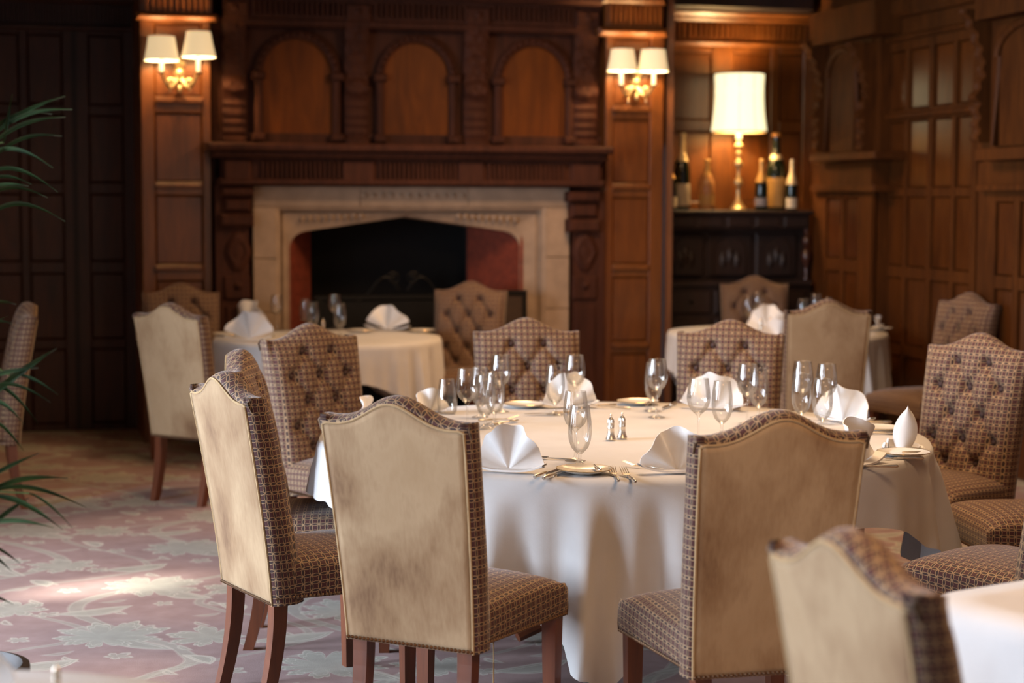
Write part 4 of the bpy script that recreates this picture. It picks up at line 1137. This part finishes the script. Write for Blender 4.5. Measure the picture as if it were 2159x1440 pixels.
lay(FK, 'fork', gF, 1008, 888, 70, 'silver fork under the left glass cluster', sc=.85)
lay(SP, 'spoon', gS, 1300, 855, -110, 'silver spoon right of the rear left napkin', sc=.9)
lay(FK, 'fork', gF, 1330, 862, -80, 'silver fork right of the rear left napkin', sc=.85)
lay(KN, 'knife', gK, 1425, 852, -160, 'table knife between the lone wine glass and rear right napkin')
lay(KN, 'knife', gK, 1368, 850, 190, 'butter knife lying by the plate behind the lone wine glass', z=ZT+.016, sc=.7)
lay(FK, 'fork', gF, 1560, 862, 205, 'silver fork right of the rear right napkin')
lay(KN, 'knife', gK, 1618, 872, 60, 'table knife right of the rear goblet near the tufted chair', sc=.8)
lay(KN, 'knife', gK, 1880, 893, -92, 'silver knife behind the plate at right, upper of two')
lay(KN, 'knife', gK, 1888, 916, -92, 'silver knife before the plate at right, lower of two')
lay(KN, 'knife', gK, 1956, 958, -95, 'silver knife with round end handle by the pointed napkin')
lay(FK, 'fork', gF, 1948, 968, -97, 'silver fork beside the knife by the pointed napkin', sc=.9)
lay(SP, 'spoon', gS, 1894, 985, -100, 'spoon handle end sticking out beneath the jutting napkin', sc=.9)

# ------------------------------------------------------------------ dark court cupboard in the alcove, with lamp and bottles
OC = .50
cup = empty('court_cupboard', ALC(-.5, 0, .25)); tag(cup, 'tall black carved oak cupboard in the alcove under the lamp', 'cupboard')
ci = Matrix.Translation(-Vector(cup.location))
def cpart(o): o.parent = cup; o.matrix_parent_inverse = ci; return o
def CB(name, x0, y0, x1, y1, o0, o1, mat, bev=0): return cpart(ALC.pbox(name, x0, y0, x1, y1, o0, o1, mat, None, bev))
CB('cupboard_top', 1397, 443, 1716, 452, .02, OC+.02, EBON, .006)
CB('top_frieze', 1404, 452, 1708, 482, .04, OC-.02, EBON, .006)
for x0 in (1415, 1475, 1535, 1595, 1655): CB('frieze_drawer', x0, 457, x0+50, 478, OC-.03, OC-.008, EBON, .008)
CB('cupboard_body', 1404, 482, 1706, 592, .04, OC-.16, EBON)
for x0, x1 in ((1408, 1484), (1492, 1586), (1594, 1680)):
    CB('cupboard_door', x0, 492, x1, 584, OC-.18, OC-.14, EBON, .012)
    a0, a1 = ALC.tz(x0+14, 540, OC-.13)[0], ALC.tz(x1-14, 540, OC-.13)[0]; z0, z1 = ALC.tz(x0, 580, OC-.13)[1], ALC.tz(x0, 500, OC-.13)[1]
    tcx, rr = (a0+a1)/2, (a1-a0)/2
    q = MB(); q.prism([(tcx-rr, z0), (tcx+rr, z0)] + [(tcx+rr*cos(k*pi/10), z1-rr+rr*sin(k*pi/10)) for k in range(11)], OC-.15, OC-.122, ALC); cpart(q.build('carved_arch', EBON))
    for k in (-1, 0, 1):
        c = ALC(tcx+k*rr*.45, (z0+z1)/2-.03*abs(k), OC-.122); q = MB(); n = 8
        q.add([c+ALC.Nn*.02] + [c+ALC.D*.03*cos(2*pi*i/n)+Vector((0, 0, .07*sin(2*pi*i/n))) for i in range(n)], [(0, i+1, (i+1) % n+1) for i in range(n)]); cpart(q.build('carved_leaf', EBON))
CB('waist_shelf', 1398, 592, 1714, 604, .02, OC+.02, EBON, .008)
CB('lower_body', 1404, 604, 1708, 840, .04, OC-.01, EBON)
for x0, x1 in ((1412, 1500), (1508, 1604), (1612, 1700)):
    CB('drawer', x0, 612, x1, 662, OC-.02, OC+.008, EBON, .01); CB('lower_door', x0, 672, x1, 825, OC-.02, OC+.008, EBON, .012)
    c = ALC(ALC.tz((x0+x1)/2, 636, OC)[0], ALC.tz((x0+x1)/2, 636, OC)[1], OC+.02); q = MB(); q.lathe([(0, -.012), (.012, -.006), (.012, .006), (0, .012)], 8); k = cpart(q.build('drawer_knob', IRON, None, True)); k.data.transform(Matrix.Translation(c))
def pillar(px):
    t = ALC.tz(px, 530, OC-.05)[0]; z0, z1 = ALC.tz(px, 592, OC-.05)[1], ALC.tz(px, 483, OC-.05)[1]; h = z1-z0; c = ALC(t, z0, OC-.05)
    q = MB(); q.lathe([(.02, 0), (.024, .04*h), (.014, .10*h), (.016, .2*h), (.012, .26*h), (.036, .40*h), (.040, .50*h), (.030, .58*h), (.014, .64*h), (.022, .68*h), (.034, .76*h), (.030, .83*h), (.014, .87*h), (.022, .94*h), (.024, h)], 18)
    o = cpart(q.build('turned_pillar', wood('pillar_oak', (.03, .010, .007), (.07, .022, .013), .25), None, True)); o.data.transform(Matrix.Translation(c))
pillar(1700); pillar(1412)
ztc = ALC.tz(1555, 443, OC+.02)[1]
def on_top(px, o): t = ALC.tz(px, 430, o)[0]; p_ = ALC(t, ztc, o); return p_
# table lamp
LO = .26; lp = on_top(1556, LO); lamp = empty('table_lamp', lp); tag(lamp, 'brass candlestick table lamp with glowing cream shade on the cupboard', 'lamp')
kpx = FPX/lp.y
def lz(y): return (440-y)/kpx
h = lz(292)
q = MB(); q.lathe([(0, 0), (.060, 0), (.062, .012), (.045, .030), (.030, .055), (.018, .085), (.013, .14), (.016, .17), (.030, .185), (.036, .20), (.030, .222), (.014, .24), (.011, .29), (.016, .315), (.030, .33), (.034, .345), (.024, .365), (.012, .38), (.011, .40), (.022, .412), (.022, .43), (.012, .442), (.012, .455), (.030, .467), (.034, .48), (.020, .50), (.012, .515), (.012, h-.0)], 24)
q.build('lamp_stem', BRASS, lamp, True)
q = MB(); q.lathe([(.0, h), (.022, h), (.022, lz(274)), (0, lz(274))], 16); q.build('candle_tube', CANDLEL, lamp, True)
rb, rt_, zb_, zt_ = 58.5/kpx, 52/kpx, lz(277), lz(156)
def shade_prof(rb, rt_, zb_, zt_, waist): return [(rb + (rt_-rb)*min(1, f*1.25) - waist*sin(pi*min(1, f*1.1))*.8 , zb_+(zt_-zb_)*f) for f in [i/12 for i in range(13)]]
pr = shade_prof(rb, rt_, zb_, zt_, .012)
q = MB(); n = 12*6; vs = []
for r_, z in pr:
    for k in range(n): a_ = 2*pi*k/n; s_ = 1-.035*abs(cos(a_*6)); vs.append((r_*(1-.02*(1-abs(cos(a_*4)))) * cos(a_), r_*(1-.02*(1-abs(cos(a_*4))))*sin(a_), z))
q.add(vs, [(i*n+k, i*n+(k+1) % n, (i+1)*n+(k+1) % n, (i+1)*n+k) for i in range(12) for k in range(n)])
q.build('lamp_shade', SHADEB, lamp, True)
for k in range(10):
    a_ = 2*pi*k/10+.2; q = MB(); q.tube([((r_+.001)*.985*cos(a_), (r_+.001)*.985*sin(a_), z) for r_, z in pr], .0022, 5); q.build('shade_seam', CREAMW, lamp, True)
for nm, r_, z in (('shade_trim', rb*.985, zb_), ('shade_trim', rt_*.985, zt_)):
    q = MB(); q.tube([(r_*cos(2*pi*k/32), r_*sin(2*pi*k/32), z) for k in range(32)], .006, 6, True); q.build(nm, PIPE, lamp, True)
point('table_lamp_bulb', lp+Vector((0, 0, (zb_+zt_)/2)), 34, (1.0, .66, .30), .05)
# bottles
def bottle(px, ybot, ytop, o, wpx, glassm, foil, foilfrac, labelm, lab0, lab1, label, band=None, capm=None):
    p_ = on_top(px, o); k = FPX/p_.y; H = (ybot-ytop)/k; R = wpx/2/k
    b_ = empty('champagne_bottle', p_); tag(b_, label, 'bottle', 'bottles on the cupboard')
    P = [(0, 0), (R*.93, 0), (R, .02*H), (R, .50*H), (R*.93, .57*H), (R*.62, .67*H), (R*.40, .75*H), (R*.33, .90*H), (R*.33, .985*H), (0, .985*H)]
    q = MB(); q.lathe(P, 22); q.build('glass_body', glassm, b_, True)
    def rad(f):
        for (r0, z0), (r1, z1) in zip(P[1:], P[2:]):
            if z1 > z0 and z0 <= f*H <= z1: return r0+(r1-r0)*(f*H-z0)/(z1-z0)
        return P[-2][0]
    fs_ = [foilfrac+(.955-foilfrac)*i/8 for i in range(9)]
    q = MB(); q.lathe([(rad(f)+.0015, f*H) for f in fs_] + [(R*.42, .95*H), (R*.44, .985*H), (R*.30, H), (0, H)], 20); q.build('foil_capsule', foil, b_, True)
    if capm: q = MB(); q.lathe([(R*.44, .95*H), (R*.48, .965*H), (R*.46, .99*H), (R*.25, 1.006*H), (0, 1.006*H)], 16); q.build('foil_cap', capm, b_, True)
    q = MB(); n = 16; vs = [((R+.001)*cos(pi*1.05+pi*.9*i/n), (R+.001)*sin(pi*1.05+pi*.9*i/n), z*H) for z in (lab0, lab1) for i in range(n+1)]
    q.add(vs, [(i, i+1, n+2+i, n+1+i) for i in range(n)]); q.build('paper_label', labelm, b_, True)
    if band: q = MB(); q.lathe([(rad(.66)+.003, .655*H), (rad(.72)+.003, .72*H)], 18); q.build('neck_label', band, b_, True)
    return b_
bottle(1412, 440, 335, .34, 29, BOTTLE, FOILG, .62, LABELW, .06, .26, 'small dark sparkling wine bottle with bronze foil, leftmost on the cupboard')
bottle(1437, 439, 278, .24, 34, BOTTLE, FOILW, .63, LABELW, .05, .34, 'tall dark bottle with long cream foil neck on the cupboard')
bottle(1490, 440, 334, .30, 32, ROSE, FOILG, .68, LABELO, .10, .30, 'clear amber bottle left of the lamp on the cupboard')
bottle(1605, 441, 335, .36, 27, BOTTLE, FOILG, .55, LABELK, .08, .24, 'small dark bottle with gold foil just right of the lamp')
bottle(1635, 440, 279, .24, 43, BOTTLE, BOTTLE, .8, LABELO, .04, .42, 'large dark bottle with orange cap and ochre label', FOILW, FOILO)
bottle(1669, 442, 336, .36, 24, BOTTLE, FOILW, .50, LABELW, .04, .24, 'small dark bottle with cream foil and white label, rightmost on the cupboard')

# ------------------------------------------------------------------ wall sconces
def sconce(px, shades, tubes, cyc, o, label):
    t, z = BACK.tz(px, cyc, o); org = BACK(t, z, .15); s_ = empty('wall_sconce', org); tag(s_, label, 'sconce', 'twin wall sconces')
    si = Matrix.Translation(-Vector(org))
    def sp(ob): ob.parent = s_; ob.matrix_parent_inverse = si; return ob
    kp = FPX/org.y
    # back plate and central boss
    q = MB(); n = 18
    vs = [BACK(t, z+.02, .215)] + [BACK(t+.035*f*cos(2*pi*i/n), z+.02+.055*f*sin(2*pi*i/n), oo) for f, oo in ((.5, .205), (1, .162)) for i in range(n)]
    q.add(vs, [(0, 1+i, 1+(i+1) % n) for i in range(n)] + [(1+i, 1+(i+1) % n, 1+n+(i+1) % n, 1+n+i) for i in range(n)]); sp(q.build('back_plate', BRASS, None, True))
    q = MB()
    for k in range(7):
        a_ = 2*pi*k/7; c = BACK(t+.02*cos(a_), z+.075+.024*sin(a_), .20); q.tube([c, c+Vector((0, -.02, .012))], [.014, .006], 6)
    q.lathe([(0, -.02), (.03, -.012), (.04, .006), (.025, .022), (0, .028)], 12, BACK(t, 0, .19).x, BACK(t, 0, .19).y)
    for i in range(len(q.v)-60, len(q.v)): q.v[i] = (q.v[i][0], q.v[i][1], q.v[i][2]+z+.075)
    sp(q.build('cast_crest', BRASS, None, True))
    q = MB(); q.lathe([(0, -.03), (.012, -.02), (.015, 0), (.008, .02), (0, .03)], 10); ob = sp(q.build('finial', BRASS, None, True)); ob.data.transform(Matrix.Translation(BACK(t, z-.085, .20)))
    for (sx, sy0, sy1, w0, w1), (tx, ty0, ty1) in zip(shades, tubes):
        tt = BACK.tz(tx, ty1, .32)[0]; zc = BACK.tz(tx, ty1, .32)[1]
        q = MB(); pts = []
        for i in range(15):
            f = i/14; pts.append(BACK(t+(tt-t)*(f**.8), z-.0+(-.075*sin(pi*min(1, f*1.05)))+(zc-.012-z)*f**2.2, .17+.15*f))
        q.tube(pts, [.016-.006*i/14 for i in range(15)], 8)
        for sgn in (1, -1):
            cc = BACK(t+(tt-t)*.5, z-.045, .27); 
            q.tube([cc+BACK.D*(.022*cos(a_*.5)*(1-a_/16))*sgn+Vector((0, 0, .022*sin(a_*.5)*(1-a_/16))) for a_ in range(14)], .011, 6)
        sp(q.build('scroll_arm', BRASS, None, True))
        cpos = BACK(tt, zc, .32)
        q = MB(); q.lathe([(0, -.022), (.010, -.016), (.014, -.008), (.034, -.003), (.036, .002), (.016, .004), (0, .004)], 18); ob = sp(q.build('drip_pan', BRASS, None, True)); ob.data.transform(Matrix.Translation(cpos))
        q = MB(); q.lathe([(0, -.14), (.006, -.128), (.004, -.115), (.007, -.105), (0, -.095)], 8); ob = sp(q.build('drop_finial', BRASS, None, True)); ob.data.transform(Matrix.Translation(BACK(t+(tt-t)*.55, zc+.01, .27)))
        q = MB(); q.lathe([(.0135, 0), (.0135, (ty1-ty0)/kp+.03), (0, (ty1-ty0)/kp+.03)], 14); ob = sp(q.build('candle_tube', CANDLEL, None, True)); ob.data.transform(Matrix.Translation(cpos))
        st_, szb = BACK.tz(sx, sy1, .32); szt = BACK.tz(sx, sy0, .32)[1]; c = BACK(st_, 0, .32)
        rb_, rt2 = w1/2/kp, w0/2/kp
        for nm, mt, dr in (('lamp_shade', SHADE, 0), ('shade_lining', SHADEIN, -.003)):
            q = MB(); nn = 30; vs = [(c.x+(r_+dr)*cos(2*pi*k/nn), c.y+(r_+dr)*sin(2*pi*k/nn), zz_) for r_, zz_ in ((rb_, szb), ((rb_+rt2)/2-.002, (szb+szt)/2), (rt2, szt)) for k in range(nn)]
            q.add(vs, [(i*nn+k, i*nn+(k+1) % nn, (i+1)*nn+(k+1) % nn, (i+1)*nn+k) for i in (0, 1) for k in range(nn)]); sp(q.build(nm, mt, None, True))
        point('sconce_bulb', Vector((c.x, c.y, (szb+szt)/2-.01)), 8.5, (1.0, .60, .25), .025)
sconce(379, [(341, 77, 128, 54, 71), (419, 67, 121, 49, 71)], [(341, 130, 152), (418, 122, 152)], 160, .2, 'twin arm brass wall sconce with lit shades left of the fireplace')
sconce(1343, [(1312, 104, 150, 47, 62), (1377, 105, 151, 50, 64)], [(1310, 150, 180), (1378, 150, 180)], 178, .2, 'twin arm brass wall sconce with lit shades right of the fireplace')

# ------------------------------------------------------------------ palm at the left edge
PB = Vector((-1.52, 4.95, 0)); palm = empty('potted_palm', PB); tag(palm, 'green potted palm at the left edge, leaves arching into view', 'plant')
pi_ = Matrix.Translation(-PB)
def pp(o, par=None): o.parent = par or palm; o.matrix_parent_inverse = (pi_ if par is None else par.matrix_world.inverted()) ; return o
q = MB(); q.lathe([(0, 0), (.13, 0), (.15, .02), (.19, .30), (.205, .31), (.205, .345), (.185, .35), (.17, .30), (0, .295)], 30, PB.x, PB.y); pp(q.build('pot', POT, None, True))
q = MB(); q.lathe([(0, .30), (.168, .30)], 20, PB.x, PB.y); pp(q.build('soil', SOIL))
def leaf(a_, b_, arch, w_, ydrift=0.0):
    """one leaflet from point a_ to tip b_, arched, folded along its midrib"""
    q = MB(); n = 12; vs = []; d = b_-a_; side = d.cross(Vector((0, 1, .25))).normalized()
    for i in range(n+1):
        f = i/n; p_ = a_ + d*f + Vector((0, ydrift*sin(pi*f), arch*sin(pi*f**.85))); wd = w_*(sin(pi*min(1, f*.92+.08))**.7)*(1-f**3) + .0006
        vs += [p_-side*wd + Vector((0, -.3*wd, 0)), p_+Vector((0, .004, -.002)), p_+side*wd + Vector((0, -.3*wd, 0))]
    fs = []
    for i in range(n):
        for k in (0, 1): fs.append((3*i+k, 3*i+k+1, 3*i+k+4, 3*i+k+3))
    q.add(vs, fs); return q.build('leaflet', LEAF, None, True)
fronds = [ # depth, list of (x0,y0,x1,y1,arch_px,width_px)
 (4.75, (-60, 330), [(-30, 300, 137, 202, 16, 9), (-20, 290, 152, 230, 22, 8), (-25, 312, 138, 246, 20, 8), (-10, 330, 130, 286, 20, 7), (8, 300, 26, 198, 0, 5), (-30, 330, 111, 353, 26, 8), (-10, 270, 110, 240, 18, 6)]),
 (4.85, (-70, 420), [(-40, 375, 121, 404, 32, 8), (-30, 384, 66, 388, 14, 6), (-40, 425, 100, 416, 26, 8), (-50, 480, 137, 466, 44, 9), (-40, 408, 60, 392, 12, 6)]),
 (4.6, (-60, 760), [(-40, 650, 34, 641, 10, 6), (-40, 690, 26, 682, 10, 6), (-20, 838, 119, 734, 6, 13), (-30, 800, 80, 775, 6, 9), (20, 790, 122, 832, 12, 6), (-30, 820, 106, 848, 22, 7), (-30, 812, 80, 892, 24, 8), (-30, 850, 52, 895, 20, 8), (-30, 885, 50, 950, 16, 7)]),
 (4.5, (-60, 1050), [(-30, 1012, 82, 955, 4, 8), (-20, 1035, 142, 1008, 14, 11), (-30, 1040, 182, 1070, 26, 10), (-20, 1046, 132, 1116, 18, 12), (62, 1040, 152, 1112, 10, 5), (-30, 1106, 112, 1112, 12, 10), (-30, 1150, 42, 1188, 8, 6), (-30, 1170, 24, 1204, 8, 6), (-30, 1262, 28, 1275, 8, 6), (-20, 1110, 60, 1050, 4, 9)]),
]
for D_, (cx_, cy_), lv in fronds:
    base = Vector((PB.x+random.uniform(-.04, .04), PB.y, .30)); mid = aty(cx_, cy_, D_)
    q = MB(); q.tube([base, base.lerp(mid, .5)+Vector((-.10, 0, .08)), mid, mid+(mid-base)*.12+Vector((.05, 0, .02))], [.010, .008, .006, .003], 7)
    fr = pp(q.build('frond', STEM, None, True)); fr.matrix_parent_inverse = pi_
    for x0, y0, x1, y1, ar, wp in lv:
        dd = D_+random.uniform(-.06, .06); k = dd/FPX
        o = leaf(aty(x0, y0, D_+random.uniform(-.02, .02)), aty(x1, y1, dd), ar*k, wp*k*.55)
        o.parent = fr; o.matrix_parent_inverse = Matrix.Identity(4)
        # short stalk joining the leaflet to its frond
        a_ = aty(x0, y0, D_); st2 = MB(); st2.tube([mid, mid.lerp(a_, .5)+Vector((0, 0, .01)), a_], .0025, 5)
        s2 = st2.build('leaf_stalk', STEM, None, True); s2.parent = fr

# the rest of the palm, left of the frame: more fronds, each with its leaflets
ul = leaf(Vector((0, 0, 0)), Vector((1, 0, 0)), .10, .038); ulm = ul.data; bpy.data.objects.remove(ul)
def place_leaf(par, p_, d, ln):
    o = new('leaflet', ulm, par); d = d.normalized(); sd = d.cross(Vector((0, 0, 1))).normalized(); up = sd.cross(d)
    m_ = Matrix.Identity(4)
    for i_, col in enumerate((d, -sd, up)):
        for r_ in range(3): m_[r_][i_] = col[r_]*ln
    m_.translation = p_; o.matrix_parent_inverse = Matrix.Identity(4); o.matrix_basis = m_
rp = random.Random(4)
for an, hgt, ln in ((118, 1.55, .55), (150, 1.25, .75), (183, 1.7, .55), (212, 1.1, .75), (243, 1.45, .5), (265, .95, .35), (95, 1.0, .35)):
    a_ = radians(an); dr = Vector((cos(a_), sin(a_), 0)); b0 = PB + Vector((cos(a_)*.03, sin(a_)*.03, .30)); pts = []
    for i in range(13):
        f = i/12; pts.append(b0 + dr*(ln*(f**1.7)) + Vector((0, 0, hgt*(f-.28*f**3))))
    q = MB(); q.tube(pts, [.011-.008*i/12 for i in range(13)], 7); fr = pp(q.build('frond', STEM, None, True))
    for i in range(5, 13):
        t = (pts[min(i+1, 12)]-pts[i-1]).normalized(); sd = t.cross(Vector((0, 0, 1))).normalized()
        for sg in (-1, 1):
            d = t*.75 + sd*sg*.8 + Vector((0, 0, -.12+rp.uniform(-.1, .1))); L_ = .34*(1-.03*(i-5))
            if (pts[i]+d.normalized()*L_).x > -1.46: L_ *= .35
            if (pts[i]+d.normalized()*L_).x < -1.47: place_leaf(fr, pts[i], d, L_)
    place_leaf(fr, pts[-1], (pts[-1]-pts[-2]), .26)
